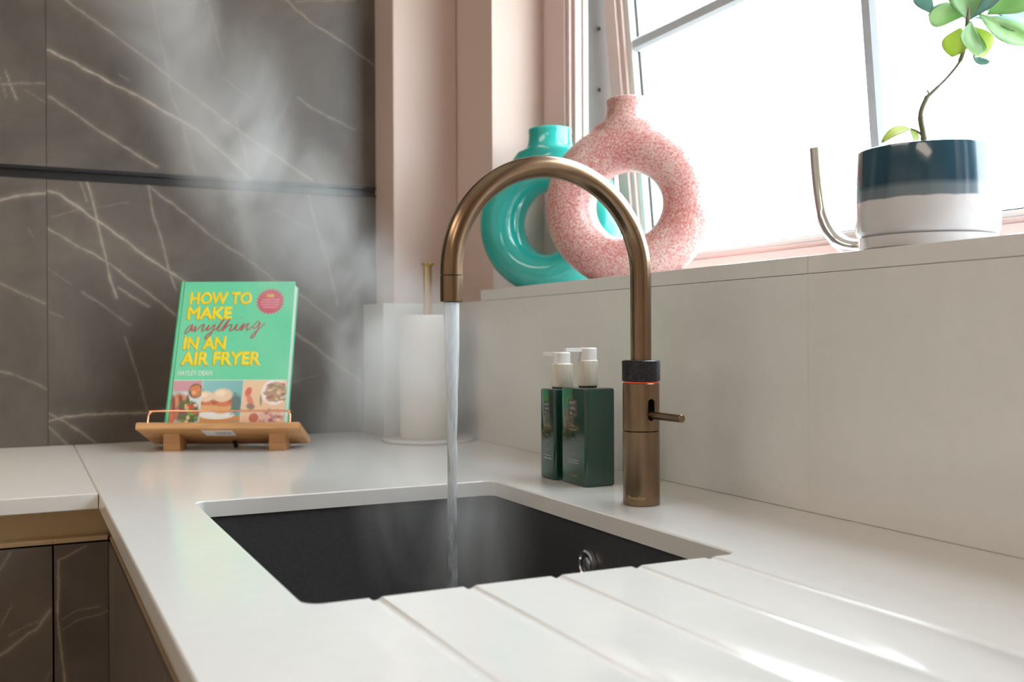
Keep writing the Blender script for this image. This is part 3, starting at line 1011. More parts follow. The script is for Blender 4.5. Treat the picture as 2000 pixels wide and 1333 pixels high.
# ================================================================== soap bottles
def bottle(label, x0, x1, y0, y1, h, body_mat, collar_r, zc0, zc1, top_r, zt1, nozzle, cx, cyy, logo):
    t = tag(empty('soap_bottle', ((x0+x1)/2, (y0+y1)/2, 0.0004)), label, 'bottle', )
    ox, oy = (x0+x1)/2, (y0+y1)/2
    hx, hy = (x1-x0)/2, (y1-y0)/2
    def lp(off, r, z): return [(x, y, z) for x, y in rrect(-hx+off, hx-off, -hy+off, hy-off, r, 5)]
    bm = bmesh.new()
    loft(bm, [lp(0.0020, 0.003, 0.0), lp(0.0006, 0.004, 0.0008), lp(0.0, 0.0045, 0.0028), lp(0.0, 0.0045, h-0.0030), lp(0.0008, 0.004, h-0.0009), lp(0.0028, 0.003, h)], True, True)
    obj('body', to_mesh(bm, 35), body_mat, t)
    dx, dy = cx-ox, cyy-oy
    lathe('neck', [(0, h), (collar_r-0.0016, h), (collar_r-0.0016, zc0+0.001), (0, zc0+0.001)], M['gasket'], t, 36, dx, dy)
    lathe('collar', [(0.004, zc0), (collar_r-0.0003, zc0), (collar_r, zc0+0.0005), (collar_r, zc1-0.0012), (collar_r-0.0010, zc1), (0.004, zc1)], M['pump_wood'], t, 48, dx, dy)
    lathe('pump_head', [(0.004, zc1), (top_r, zc1), (top_r, zt1-0.0012), (top_r-0.0010, zt1), (0, zt1)], M['pump_white'], t, 48, dx, dy)
    nx, ny, L = nozzle
    bm = bmesh.new()
    d = Vector((nx, ny, 0)).normalized(); s = Vector((-d.y, d.x, 0))
    c = Vector((dx, dy, 0))
    loft(bm, [[c+d*q+s*a+Vector((0, 0, zt1-0.0002+b_)) for a, b_ in ((-wd, -th), (wd, -th), (wd, 0), (-wd, 0))] for q, wd, th in ((top_r*0.6, 0.0045, 0.0055), (top_r+L*0.6, 0.0042, 0.0050), (top_r+L, 0.0038, 0.0046))], True, True)
    obj('nozzle', to_mesh(bm, 30), M['pump_white'], t)
    # print on the face towards the sink
    fx = -hx-0.00012
    def fm(x, y): return Vector((fx, -x, y))
    k = logo
    def quad(n, a0, a1, z0, z1, m, dd=0.0):
        bm = bmesh.new()
        vs_ = [bm.verts.new(Vector((fx-dd, -a, z))) for a, z in ((a0, z0), (a1, z0), (a1, z1), (a0, z1))]
        bm.faces.new(vs_)
        return obj(n, to_mesh(bm), m, t)
    c0 = k['c']; s_ = k['s']; zl = k['z']
    quad('logo_panel', c0-s_/2, c0+s_/2, zl, zl+s_, M['logo_square'])
    for i, row in enumerate(('RIT', 'UAL', 'S...')):
        text_mesh('lettering', row, M['print'], t, lambda x, y: fm(x, y)+Vector((-0.0001, 0, 0)), w=s_*(0.68 if i < 2 else 0.74), h=s_*(0.19 if i < 2 else 0.17), x=c0-s_*0.36, y=zl+s_*(0.70-0.30*i))
    for (zz, ww, m_) in k['lines']:
        # small print too fine to read: a row of short strokes
        bm = bmesh.new()
        a = c0-ww/2+k.get('dx', 0)
        r_ = random.Random(int(zz*1e5))
        while a < c0+ww/2+k.get('dx', 0):
            l = r_.uniform(0.0006, 0.0016)
            vs_ = [bm.verts.new(Vector((fx, -q, z))) for q, z in ((a, zz), (a+l, zz), (a+l, zz+0.0013), (a, zz+0.0013))]
            bm.faces.new(vs_)
            a += l+0.0005
        obj('small_print', to_mesh(bm), M[m_], t)
    return t
bottle('dark green bottle with wood grain pump collar and long nozzle beside the tap', 0.6555, 0.7005, 1.1358, 1.2025, 0.1275, M['bottle'], 0.0138, 0.1298, 0.1638, 0.0122, 0.1800, (-1, -0.05, 0.0235), 0.6780, 1.1690,
       dict(c=-0.0035+0.0035, s=0.0225, z=0.0895, lines=[(0.0765, 0.006, 'print_dim'), (0.0715, 0.020, 'print_dim'), (0.0595, 0.009, 'print_dim'), (0.0550, 0.008, 'print_dim'), (0.0400, 0.009, 'print_dim'), (0.0318, 0.030, 'print'), (0.0280, 0.025, 'print'), (0.0125, 0.020, 'print_dim'), (0.0105, 0.018, 'print_dim')]))
bottle('green pump bottle partly hidden behind the bottle with the long nozzle', 0.6500, 0.6950, 1.2110, 1.2530, 0.1235, M['bottle'], 0.0152, 0.1258, 0.1580, 0.0118, 0.1733, (-0.35, 1, 0.020), 0.6735, 1.2320,
       dict(c=0.0, s=0.0175, z=0.0880, lines=[(0.0725, 0.019, 'print_dim'), (0.0600, 0.008, 'print_dim'), (0.0520, 0.008, 'print_dim'), (0.0400, 0.010, 'print_dim'), (0.0320, 0.022, 'print'), (0.0280, 0.022, 'print')]))

# ================================================================== vases
def ring_vase(label, name, mat, x, y, az, W, Hh, T, neck_r, zneck, hole, seed):
    """ring-shaped vase; local x across the ring, local y along its axis"""
    bm = bmesh.new()
    zc_ = 0.118
    Ro = W/2
    Rm, rt_ = (Ro+hole)/2, (Ro-hole)/2
    n1, n2 = 72, 28
    rings = []
    for i in range(n1):
        a = 2*PI*i/n1
        rr = []
        for j in range(n2):
            b_ = 2*PI*j/n2
            cb, sb = math.cos(b_), math.sin(b_)
            q = Rm+rt_*math.copysign(abs(cb)**0.9, cb)
            rr.append(bm.verts.new((q*math.cos(a), (T/2)*math.copysign(abs(sb)**0.9, sb), zc_+q*math.sin(a)*0.98)))
        rings.append(rr)
    for i in range(n1):
        A, B = rings[i], rings[(i+1) % n1]
        for j in range(n2):
            k = (j+1) % n2
            bm.faces.new((A[j], B[j], B[k], A[k]))
    # neck: flares from the shoulder, open at the top
    zt = Hh
    prof = [(0.0, zc_+Ro*0.55), (neck_r*2.35, zc_+Ro*0.60), (neck_r*1.95, zc_+Ro*0.82), (neck_r*1.48, zc_+Ro*0.97), (neck_r*1.16, zneck), (neck_r*1.02, zneck+0.012), (neck_r*0.97, zt-0.012), (neck_r*1.03, zt-0.003), (neck_r*0.98, zt), (neck_r*0.80, zt), (neck_r*0.76, zt-0.006), (neck_r*0.74, zneck), (0.0, zneck-0.012)]
    nb = len(bm.verts)
    lathe_bm(prof, 48, 0, 0, bm)
    bm.verts.ensure_lookup_table()
    for v in list(bm.verts)[nb:]:
        rr_ = math.hypot(v.co.x, v.co.y)
        lim = max(neck_r*1.05, T/2*0.92)
        if rr_ > neck_r*1.05: v.co.y *= min(1.0, lim/rr_)
    bm.verts.ensure_lookup_table()
    o = obj(name, to_mesh(bm), mat)
    m = o.modifiers.new('remesh', 'REMESH')
    m.mode = 'VOXEL'
    m.voxel_size = 0.0026
    s = o.modifiers.new('smooth', 'SMOOTH')
    s.factor = 0.5
    s.iterations = 22
    me = evaluated(o)
    o.modifiers.clear()
    o.data = me
    co = np.empty(len(me.vertices)*3, np.float32)
    me.vertices.foreach_get('co', co)
    co = co.reshape(-1, 3)
    co[:, 2] = np.maximum(co[:, 2], 0.0)
    me.vertices.foreach_set('co', co.ravel())
    for p in me.polygons: p.use_smooth = True
    me.update()
    if not me.materials: me.materials.append(mat)
    o.location = (x, y, 0.2838)
    o.rotation_euler = (0, 0, -az)
    tag(o, label, 'vase')
    return o
ring_vase('speckled pink ceramic ring vase on the window sill', 'ring_vase', M['pink_glaze'], 0.866, 1.362, math.radians(43), 0.268, 0.287, 0.086, 0.0345, 0.248, 0.0540, 1)
ring_vase('glossy turquoise ceramic ring vase behind the pink vase', 'ring_vase', M['teal'], 0.862, 1.618, math.radians(52), 0.270, 0.287, 0.094, 0.0400, 0.246, 0.0580, 2)

# ================================================================== potted plant
PX, PY, PZ = 0.858, 0.770, 0.2838
pl = tag(empty('potted_plant', (PX, PY, PZ)), 'young leafy plant in a navy and white glazed pot on the sill', 'plant')
lathe('pot', [(0, 0.014), (0.0655, 0.014), (0.0690, 0.016), (0.0712, 0.020), (0.0716, 0.060), (0.0712, 0.1015), (0.0706, 0.1035), (0.0694, 0.1040), (0.0680, 0.1030), (0.0675, 0.090), (0.066, 0.082)], M['pot'], pl, 80)
lathe('saucer', [(0, 0.0), (0.0640, 0.0), (0.0670, 0.002), (0.0690, 0.0130), (0.0672, 0.0138), (0.0, 0.0138)], plain('white_saucer_glaze', (0.66, 0.64, 0.65), 0.14, coat=0.5), pl, 72)
lathe('soil', [(0, 0.092), (0.03, 0.093), (0.0674, 0.0895), (0.0674, 0.085)], M['soil'], pl, 40)
U2 = Vector((math.cos(YAW), -math.sin(YAW), 0))       # across, as seen from the room
B2 = Vector((math.sin(YAW), math.cos(YAW), 0))
S = 1.067/1983.0
def pp(px, py, d=0.0):
    """plant sketch coordinates (mm-like grid) to a point in the pot's frame"""
    return U2*((px-1808)*S)+Vector((0, 0, 0.1158-(py-276)*S))+B2*d
tube('stem', catmull([pp(1804, 322), pp(1803, 272), pp(1797, 235), pp(1799, 215), pp(1810, 190)], 6), [0.0036]*7+[0.0030]*7+[0.0026]*11, M['stem'], pl, 12)
tube('stem', catmull([pp(1808, 193), pp(1830, 172), pp(1850, 152), pp(1872, 124), pp(1882, 95), pp(1888, 55), pp(1890, 0)], 6), [0.0018]*7+[0.0014]*12+[0.0024]*18, M['stem'], pl, 10)
tube('twig', catmull([pp(1810, 190), pp(1813, 184), pp(1809, 178)], 5), [0.0015]*6+[0.0009]*5, M['stem'], pl, 8)
tube('leaf_stalk', catmull([pp(1801, 268), pp(1790, 258), pp(1776, 253)], 5), 0.0012, M['stem'], pl, 8)
def leaf(base, tip, width, mat, bend=0.0, cup=0.15, face=(0, -1, 0.2), peak=0.62):
    base, tip = Vector(base), Vector(tip)
    d = tip-base
    L = d.length
    t = d.normalized()
    f = (B2*face[1]+U2*face[0]+Vector((0, 0, face[2]))).normalized()
    s = t.cross(f).normalized()
    f = s.cross(t).normalized()
    bm = bmesh.new()
    nl, nw = 12, 6
    rows = []
    for i in range(nl+1):
        u = i/nl
        w_ = 1.22*width/2*(math.sin(PI*min(1, u**(math.log(0.5)/math.log(peak))))**0.75)*(1 if u < 0.98 else 0.6)+0.0004
        c = base+t*(L*u)+f*(bend*math.sin(PI*u))
        rows.append([bm.verts.new(c+s*(w_*(2*j/nw-1))+f*(cup*w_*(2*j/nw-1)**2)) for j in range(nw+1)])
    for a, b_ in zip(rows[:-1], rows[1:]):
        for j in range(nw):
            bm.faces.new((a[j], a[j+1], b_[j+1], b_[j]))
    o = obj('leaf', to_mesh(bm, 180), mat, pl)
    sd = o.modifiers.new('thickness', 'SOLIDIFY')
    sd.thickness = 0.0007
    return o
mm = 1.067/1983.0
leaf(pp(1884, 32, 0.004), pp(1803, 36, -0.012), 40*mm, M['leaf'], -0.004, 0.25, (0, -1, -0.7))
leaf(pp(1880, 24, 0.0), pp(1822, 16, 0.012), 24*mm, M['leaf_blue'], 0.003, 0.25, (0.1, -1, 0.9))
leaf(pp(1832, 26, 0.01), pp(1798, -26, 0.016), 26*mm, M['leaf_blue'], 0.004, 0.3, (-0.6, -1, 0.2))
leaf(pp(1889, 44, 0), pp(1878, -42, -0.016), 76*mm, M['leaf'], -0.004, 0.2, (0.1, -1, 0.3))
leaf(pp(1895, 40, 0.004), pp(1940, -34, -0.004), 52*mm, M['leaf_blue'], 0.003, 0.25, (-0.4, -1, 0.2))
leaf(pp(1890, 46, -0.006), pp(1884, 123, -0.022), 48*mm, M['leaf'], -0.005, 0.3, (0.25, -1, -0.1))
leaf(pp(1880, 52, 0.006), pp(1860, 112, 0.002), 40*mm, M['leaf_yellow'], 0.003, 0.2, (-0.5, -1, 0.0))
leaf(pp(1898, 48, 0.006), pp(1930, 108, 0.012), 50*mm, M['leaf_yellow'], 0.003, 0.2, (0.3, -1, 0.1))
leaf(pp(1906, 30, -0.004), pp(1996, 100, -0.020), 58*mm, M['leaf'], -0.006, 0.3, (0.2, -1, 0.5))
leaf(pp(1912, 30, 0.010), pp(2020, 76, 0.004), 36*mm, M['leaf_blue'], 0.004, 0.3, (0.2, -1, 0.8))
leaf(pp(1930, 29, 0.004), pp(2012, -24, -0.010), 58*mm, M['leaf'], 0.004, 0.2, (0.3, -1, 0.2))
leaf(pp(1940, 8, 0.02), pp(2030, 30, 0.02), 44*mm, M['leaf_blue'], 0.004, 0.2, (0.3, -1, 0.4))
leaf(pp(1888, 112, -0.014), pp(1925, 126, -0.008), 20*mm, M['leaf_blue'], -0.007, 0.4, (0.2, -1, 0.9))
leaf(pp(1776, 253), pp(1714, 282, -0.010), 20*mm, M['leaf_yellow'], 0.003, 0.5, (0.0, -1, 1.2), 0.4)
leaf(pp(1776, 252), pp(1784, 282, -0.006), 16*mm, M['leaf_yellow'], 0.001, 0.3, (0.6, -1, 0.1), 0.55)

# ================================================================== kitchen roll
KX, KY = 0.6945, 1.797
kh = tag(empty('kitchen_roll_holder', (KX, KY, 0.0003)), 'kitchen roll stand with brass rod and pale round base', 'holder')
lathe('base', [(0, 0), (0.0862, 0), (0.0878, 0.0012), (0.0880, 0.0050), (0.0870, 0.0064), (0, 0.0064)], M['stone_base'], kh, 80)
lathe('rod', [(0, 0.0064), (0.0086, 0.0064), (0.0086, 0.329), (0, 0.329)], M['gold_rod'], kh, 12, sharp=20)
lathe('rod_cap', [(0, 0.3292), (0.0090, 0.3292), (0.0125, 0.3325), (0.0128, 0.3345), (0.0120, 0.3355), (0, 0.3355)], M['gold_rod'], kh, 32)
kr = tag(empty('kitchen_roll', (KX, KY, 0.0070)), 'white kitchen paper roll standing on the brass rod holder', 'kitchen roll')
bm = bmesh.new()
prof = [(0.0205, 0.001), (0.0520, 0.0), (0.0532, 0.0015), (0.0534, 0.110), (0.0532, 0.2275), (0.0522, 0.2292), (0.0500, 0.2298), (0.0205, 0.2290)]
lathe_bm(prof, 72, bm=bm)
obj('paper', to_mesh(bm, 40), M['paper'], kr)
lathe('core', [(0.0204, 0.001), (0.0204, 0.229), (0.0190, 0.229), (0.0190, 0.001)], M['card'], kr, 40, closed=True)

# ================================================================== book stand
LEAN = math.radians(20.8)
cL, sL = math.cos(LEAN), math.sin(LEAN)
FX, FY, FZ = 0.3025, 1.7809, 0.0515
st = tag(empty('book_stand', (FX, FY, 0.0003), -YAW), 'wooden cookbook stand with copper rail carrying the green book', 'book stand')
Nn = Vector((0, -cL, sL))        # towards the reader
Wn = Vector((0, sL, cL))         # up along the leaning board
Fv = Vector((0, 0, FZ))
def lean_box(name, u0, u1, n0, n1, w0, w1, mat, parent, bev=0.0, skew=0.0):
    bm = bmesh.new()
    vs_ = bx(bm, u0, u1, n0, n1, w0, w1)
    if bev: bmesh.ops.bevel(bm, geom=list(bm.edges), offset=bev, segments=2, affect='EDGES')
    for v in bm.verts:
        u, n, w_ = v.co
        v.co = Fv+Vector((u, 0, 0))+Nn*n+Wn*w_
    return obj(name, to_mesh(bm, 40), mat, parent)
lean_box('ledge', -0.139, 0.141, -0.100, 0.0, -0.0125, 0.0, M['wood'], st, 0.0012)
lean_box('back_board', -0.100, 0.100, -0.0765, -0.0640, 0.0003, 0.200, M['wood'], st, 0.002)
for uc in (-0.0865, 0.0965):
    bm = bmesh.new()
    y0, y1 = 0.022, 0.060
    def under(y): return FZ-0.0125*cL-0.0002-(y-0.0125*(-sL))*math.tan(LEAN)
    loft(bm, [[(uc-0.0145, y0+0.004, 0), (uc+0.0145, y0+0.004, 0), (uc+0.0145, y1, 0), (uc-0.0145, y1, 0)],
              [(uc-0.0130, y0, under(y0)), (uc+0.0150, y0, under(y0)), (uc+0.0150, y1, under(y1)), (uc-0.0130, y1, under(y1))]], True, True)
    obj('foot', to_mesh(bm), M['wood'], st)
# folding prop at the back
tube('prop', [(0.0, 0.112, 0.150), (0.0, 0.150, 0.004)], 0.006, M['wood'], st, 10)
tube('prop_stop', [(0.012, 0.066, 0.012), (0.012, 0.074, 0.0025)], 0.004, M['black'], st, 10)
rail = []
nR, hR = -0.006, 0.0215
for (u, w_) in ((-0.121, -0.002), (-0.121, 0.008), (-0.1205, 0.0145), (-0.117, 0.0195), (-0.110, hR), (0.0, hR), (0.112, hR), (0.119, 0.0195), (0.1225, 0.0145), (0.123, 0.008), (0.123, -0.002)):
    rail.append(Fv+Vector((u, 0, 0))+Nn*nR+Wn*w_)
tube('copper_rail', catmull(rail, 5), 0.0017, M['copper'], st, 12)
lab = lean_box('price_label', -0.028, 0.024, -0.042, -0.008, -0.0128, -0.01255, M['label'], st)
bm = bmesh.new()
for i in range(9):
    u = -0.008+i*0.0030
    vs_ = [bm.verts.new(Fv+Vector((u+a, 0, 0))+Nn*n-Wn*0.01285) for a, n in ((0, -0.034), (0.0014+0.0004*(i % 3), -0.034), (0.0014+0.0004*(i % 3), -0.017), (0, -0.017))]
    bm.faces.new(vs_)
obj('barcode', to_mesh(bm), M['label_ink'], st)

# ================================================================== cookbook
bk = tag(bpy.data.objects.new('cookbook', None), 'green hardback air fryer cookbook leaning on the wooden stand', 'book')
bk.empty_display_size = 0.05
COL.objects.link(bk)
Uw = Vector((math.cos(YAW), -math.sin(YAW), 0)); Bw = Vector((math.sin(YAW), math.cos(YAW), 0)); Zw = Vector((0, 0, 1))
Nw = -Bw*cL+Zw*sL
Ww = Bw*sL+Zw*cL
Ow = Vector((FX, FY, FZ+0.0003))-Nw*0.0327+Ww*0.0004
mt = Matrix.Identity(4)
for i, ax in enumerate((Uw, Ww, Nw)):
    for j in range(3): mt[j][i] = ax[j]
mt.translation = Ow
bk.matrix_world = mt
TB = 0.0290
U0, U1, HB = -0.1050, 0.1072, 0.2765
box('front_cover', (U0+0.010, U1, 0, HB, -0.0028, 0.0), M['cover'], bk, 0.0008)
box('back_cover', (U0+0.010, U1+0.0008, 0, HB, -TB, -TB+0.0028), M['cover'], bk, 0.0008)
box('cover_edge', (U1-0.0002, U1+0.0004, 0.0004, HB-0.0004, -0.0024, -0.0004), M['cover_edge'], bk)
box('page_block', (U0+0.006, U1-0.0012, 0.003, HB-0.003, -TB+0.0030, -0.0030), M['pages'], bk, 0.0005)
bm = bmesh.new()
prof = []
for i in range(13):
    a = PI/2+PI*i/12
    prof.append((U0+0.0055+0.0055*math.cos(a), -TB/2+(TB/2)*math.sin(a)))
prof = [(U0+0.0092, 0.0)]+prof+[(U0+0.0092, -TB), (U0+0.0092, -TB+0.0026), (U0+0.0060, -TB+0.0029), (U0+0.0060, -0.0029), (U0+0.0092, -0.0026)]
loft(bm, [[(x, y, z) for x, z in prof] for y in (0, HB)], True, True)
obj('spine', to_mesh(bm, 40), M['cover'], bk)
def fc(x, y): return Vector((x, y, 0.00015))
def fc2(x, y): return Vector((x, y, 0.00030))
for txt, x, x1, y, y1 in (('HOW TO', -0.0826, 0.0308, 0.2303, 0.2560), ('MAKE', -0.0841, -0.0029, 0.2012, 0.2270), ('IN AN', -0.0851, -0.0084, 0.1430, 0.1690), ('AIR FRYER', -0.0864, 0.0571, 0.1132, 0.1400)):
    text_mesh('title_lettering', txt, M['yellow'], bk, fc, w=x1-x, h=y1-y, x=x, y=y, bold=0.050, lift=Vector((0, 0, 0.004)))
text_mesh('author_lettering', 'HAYLEY DEAN', M['ink_white'], bk, fc, w=0.061, h=0.0092, x=-0.0885, y=0.0950, bold=0.014, lift=Vector((0, 0, 0.004)))
SCRIPT = [[(-0.0712, 0.1921), (-0.0774, 0.1892), (-0.0837, 0.1793), (-0.0836, 0.1744), (-0.0797, 0.1763), (-0.0742, 0.1852), (-0.0712, 0.1921), (-0.073, 0.1832), (-0.0721, 0.1788), (-0.0685, 0.1842), (-0.0653, 0.1891), (-0.067, 0.1782), (-0.0611, 0.1841), (-0.0536, 0.1915), (-0.0508, 0.1915), (-0.054, 0.1821), (-0.0523, 0.1787), (-0.0455, 0.1851), (-0.0415, 0.191), (-0.045, 0.1801), (-0.0398, 0.1831), (-0.0314, 0.1919), (-0.0355, 0.1771), (-0.0426, 0.1653), (-0.0466, 0.1643), (-0.0441, 0.1712), (-0.0322, 0.181), (-0.0271, 0.185), (-0.015, 0.2038), (-0.0251, 0.184), (-0.0237, 0.179), (-0.0186, 0.1839), (-0.0048, 0.2038), (-0.0172, 0.179), (-0.0098, 0.1879), (-0.0018, 0.1918), (-0.0007, 0.1893), (-0.0037, 0.1819), (-0.0016, 0.1789), (0.0043, 0.1848), (0.0092, 0.1927), (0.0064, 0.1828), (0.0094, 0.1799), (0.0153, 0.1858), (0.0211, 0.1937), (0.0159, 0.1798), (0.0242, 0.1897), (0.0294, 0.1936), (0.0266, 0.1837), (0.0287, 0.1808), (0.0364, 0.1876)], [(0.0497, 0.195), (0.0448, 0.1975), (0.0383, 0.1876), (0.0396, 0.1832), (0.0447, 0.1876), (0.0497, 0.195), (0.0455, 0.1787), (0.0392, 0.1659), (0.035, 0.1669), (0.0403, 0.1748), (0.0522, 0.1866), (0.0589, 0.1945)], [(0.0147, 0.2055), (0.0163, 0.2039)]]
for s_ in SCRIPT:
    pts = catmull([(x, y, 0) for x, y in s_], 6)
    bm = bmesh.new()
    L_, R_ = [], []
    for i, p in enumerate(pts):
        a = pts[min(i+1, len(pts)-1)]-pts[max(i-1, 0)]
        if a.length < 1e-9: a = Vector((1, 0, 0))
        a.normalize()
        wd = 0.00055+0.00055*abs(a.y)
        nrm = Vector((-a.y, a.x, 0))
        z_ = 0.00030+0.000002*i
        L_.append(bm.verts.new((p.x+nrm.x*wd, p.y+nrm.y*wd, z_))); R_.append(bm.verts.new((p.x-nrm.x*wd, p.y-nrm.y*wd, z_)))
    for i in range(len(pts)-1): bm.faces.new((L_[i], R_[i], R_[i+1], L_[i+1]))
    obj('script_lettering', to_mesh(bm), M['crimson'], bk)
# starburst badge
bm = bmesh.new()
NB = 26
c = bm.verts.new((0.0649, 0.2366, 0.00015))
vs_ = []
for i in range(NB*2):
    r = 0.0268 if i % 2 == 0 else 0.0222
    a = PI*i/NB
    vs_.append(bm.verts.new((0.0649+r*math.cos(a)*1.0, 0.2366+r*math.sin(a)*1.0, 0.00015)))
for i in range(NB*2): bm.faces.new((c, vs_[i], vs_[(i+1) % (NB*2)]))
bd = obj('badge', to_mesh(bm), M['badge'], bk)
text_mesh('badge_lettering', '100', M['yellow'], bd, fc2, h=0.0068, x=0.0649, y=0.2445, bold=0.02, align='center', lift=Vector((0, 0, 0.004)))
for yy, ww in ((0.2385, 0.030), (0.2335, 0.034), (0.2285, 0.032), (0.2235, 0.024)):
    bm = bmesh.new()
    a = 0.0649-ww/2
    r_ = random.Random(int(yy*1e5))
    while a < 0.0649+ww/2:
        l = r_.uniform(0.0012, 0.0028)
        bm.faces.new([bm.verts.new((q, y, 0.0003)) for q, y in ((a, yy), (a+l, yy), (a+l, yy+0.0030), (a, yy+0.0030))])
        a += l+0.0009
    obj('badge_small_print', to_mesh(bm), M['badge_pale'], bd)

# the three printed food photographs along the foot of the cover
def photo_strip():
    x0, x1, y0, y1 = U0+0.011, U1-0.0006, 0.0006, 0.0868
    nx, ny = 210, 86
    xs, ys = np.linspace(x0, x1, nx), np.linspace(y0, y1, ny)
    X, Y = np.meshgrid(xs, ys)
    img = np.zeros((ny, nx, 3))
    def lin(c): return np.array([(v/255.0)**2.2 for v in c])
    def fill(mask, c): img[mask] = lin(c)
    def ell(cx, cyy, rx, ry, c, soft=0.12, rot=0.0, jit=0.0):
        dx, dy = X-cx, Y-cyy
        ca, sa = math.cos(rot), math.sin(rot)
        q = np.hypot((dx*ca+dy*sa)/rx, (-dx*sa+dy*ca)/ry)
        if jit: q = q+jit*wobble(X, Y, int(abs(cx)*1e5), 400.0)
        a = np.clip((1-q)/soft+0.5, 0, 1)[..., None]
        img[:] = img*(1-a)+lin(c)*a
    p1, p2 = -0.0420, 0.0300
    fill(X < p1, (150, 190, 190)); fill((X >= p1) & (X < p2), (120, 180, 180)); fill(X >= p2, (228, 190, 155))
    # meat and salad
    fill((X < p1) & (Y > 0.066), (196, 140, 152))
    ell(-0.072, 0.045, 0.034, 0.019, (206, 214, 214), 0.1)
    ell(-0.0785, 0.036, 0.019, 0.026, (170, 96, 66), 0.25, 0.2, 0.15)
    for i in range(5): ell(-0.090+i*0.0065, 0.043, 0.0028, 0.017, ((120, 52, 36), (198, 128, 92))[i % 2], 0.5, 0.15, 0.1)
    ell(-0.0530, 0.0660, 0.0125, 0.0135, (72, 56, 48), 0.15)
    ell(-0.0530, 0.0660, 0.0100, 0.0105, (196, 120, 70), 0.3, 0, 0.3)
    ell(-0.0560, 0.0630, 0.004, 0.004, (226, 160, 110), 0.5); ell(-0.0500, 0.0680, 0.004, 0.003, (220, 120, 80), 0.5)
    ell(-0.0620, 0.0270, 0.0185, 0.0230, (70, 92, 42), 0.2, 0.5, 0.3)
    for i in range(26):
        r = np.random.default_rng(50+i)
        ell(-0.062+r.uniform(-.015, .016), 0.026+r.uniform(-.021, .019), r.uniform(.002, .005), r.uniform(.002, .004), ((190, 70, 60), (100, 140, 56), (212, 160, 90), (120, 50, 70), (60, 84, 40), (226, 190, 140))[i % 6], 0.5)
    ell(-0.092, 0.012, 0.006, 0.014, (206, 96, 60), 0.3, 0, 0.2)
    # burgers on a plate
    g = (X >= p1) & (X < p2)
    img[g] *= (0.80+0.35*((X-p1)/(p2-p1)))[g][:, None]**-0.6
    keep = img.copy()
    fill(g & (Y < 0.020), (205, 140, 76))
    ell(-0.012, 0.0225, 0.031, 0.0085, (226, 224, 222), 0.12)
    ell(0.0160, 0.042, 0.014, 0.018, (84, 112, 112), 0.4, 0, 0.3)
    for cx, s in ((-0.034, 0.9), (-0.005, 1.12)):
        cy0 = 0.026 if s > 1 else 0.030
        ell(cx, cy0+0.008*s, 0.0155*s, 0.010*s, (214, 160, 104), 0.2)
        ell(cx, cy0+0.017*s, 0.0165*s, 0.006*s, (176, 84, 54), 0.3, 0, 0.2)
        ell(cx+0.004, cy0+0.014*s, 0.011*s, 0.004*s, (206, 110, 70), 0.4, 0, 0.2)
        ell(cx, cy0+0.0285*s, 0.0155*s, 0.0110*s, (226, 196, 164), 0.25)
        ell(cx-0.004, cy0+0.032*s, 0.008*s, 0.005*s, (238, 216, 190), 0.6)
    ell(0.019, 0.006, 0.012, 0.006, (170, 140, 120), 0.4)
    # restore neighbours that the soft shapes spilled into
    img[X < p1] = keep[X < p1]
    img[X >= p2] = lin((228, 190, 155))
    # third picture: pink tray of wraps
    keep = img.copy()
    ell(0.0865, 0.064, 0.024, 0.024, (236, 222, 218), 0.08)
    ell(0.0880, 0.064, 0.0195, 0.019, (176, 136, 110), 0.2, 0, 0.2)
    for i in range(30):
        r = np.random.default_rng(90+i)
        ell(0.088+r.uniform(-.016, .016), 0.064+r.uniform(-.016, .016), r.uniform(.002, .005), r.uniform(.0015, .003), ((196, 160, 120), (140, 110, 96), (214, 190, 160), (170, 90, 84), (130, 140, 100))[i % 5], 0.5)
    ell(0.0400, 0.0640, 0.0055, 0.0090, (206, 100, 86), 0.3, -0.25)
    ell(0.0440, 0.0480, 0.0050, 0.0120, (214, 128, 108), 0.4, 0.4)
    ell(0.0460, 0.0370, 0.0075, 0.0055, (140, 112, 104), 0.4, -0.3)
    ell(0.0630, 0.0480, 0.0016, 0.010, (120, 130, 110), 0.5, 0.1)
    ell(0.0830, 0.016, 0.026, 0.018, (222, 178, 164), 0.15, 0, 0.1)
    ell(0.0530, 0.016, 0.0105, 0.0110, (226, 190, 176), 0.12)
    ell(0.0530, 0.016, 0.0085, 0.0090, (188, 104, 84), 0.2)
    for i in range(22):
        r = np.random.default_rng(140+i)
        ell(0.083+r.uniform(-.022, .022), 0.016+r.uniform(-.014, .014), r.uniform(.002, .005), r.uniform(.002, .004), ((170, 130, 120), (206, 130, 120), (230, 200, 180), (150, 100, 110))[i % 4], 0.5)
    img[X < p2] = keep[X < p2]
    for px in (p1, p2): img[np.abs(X-px) < 0.0007] = lin((222, 226, 220))
    img[Y > y1-0.0012] = lin((190, 220, 200))
    img = np.clip(img, 0, 1)
    co = np.stack([X.ravel(), Y.ravel(), np.full(X.size, 0.00018)], 1)
    idx = np.arange(nx*ny).reshape(ny, nx)
    q = np.stack([idx[:-1, :-1].ravel(), idx[:-1, 1:].ravel(), idx[1:, 1:].ravel(), idx[1:, :-1].ravel()], 1)
    me = bpy.data.meshes.new('photo_strip')
    me.from_pydata(co.tolist(), [], q.tolist())
    at = me.attributes.new('ink', 'FLOAT_COLOR', 'POINT')
    at.data.foreach_set('color', np.concatenate([img.reshape(-1, 3), np.ones((nx*ny, 1))], 1).astype(np.float32).ravel())
    return obj('photo_strip', me, M['photo_print'], bk)
photo_strip()

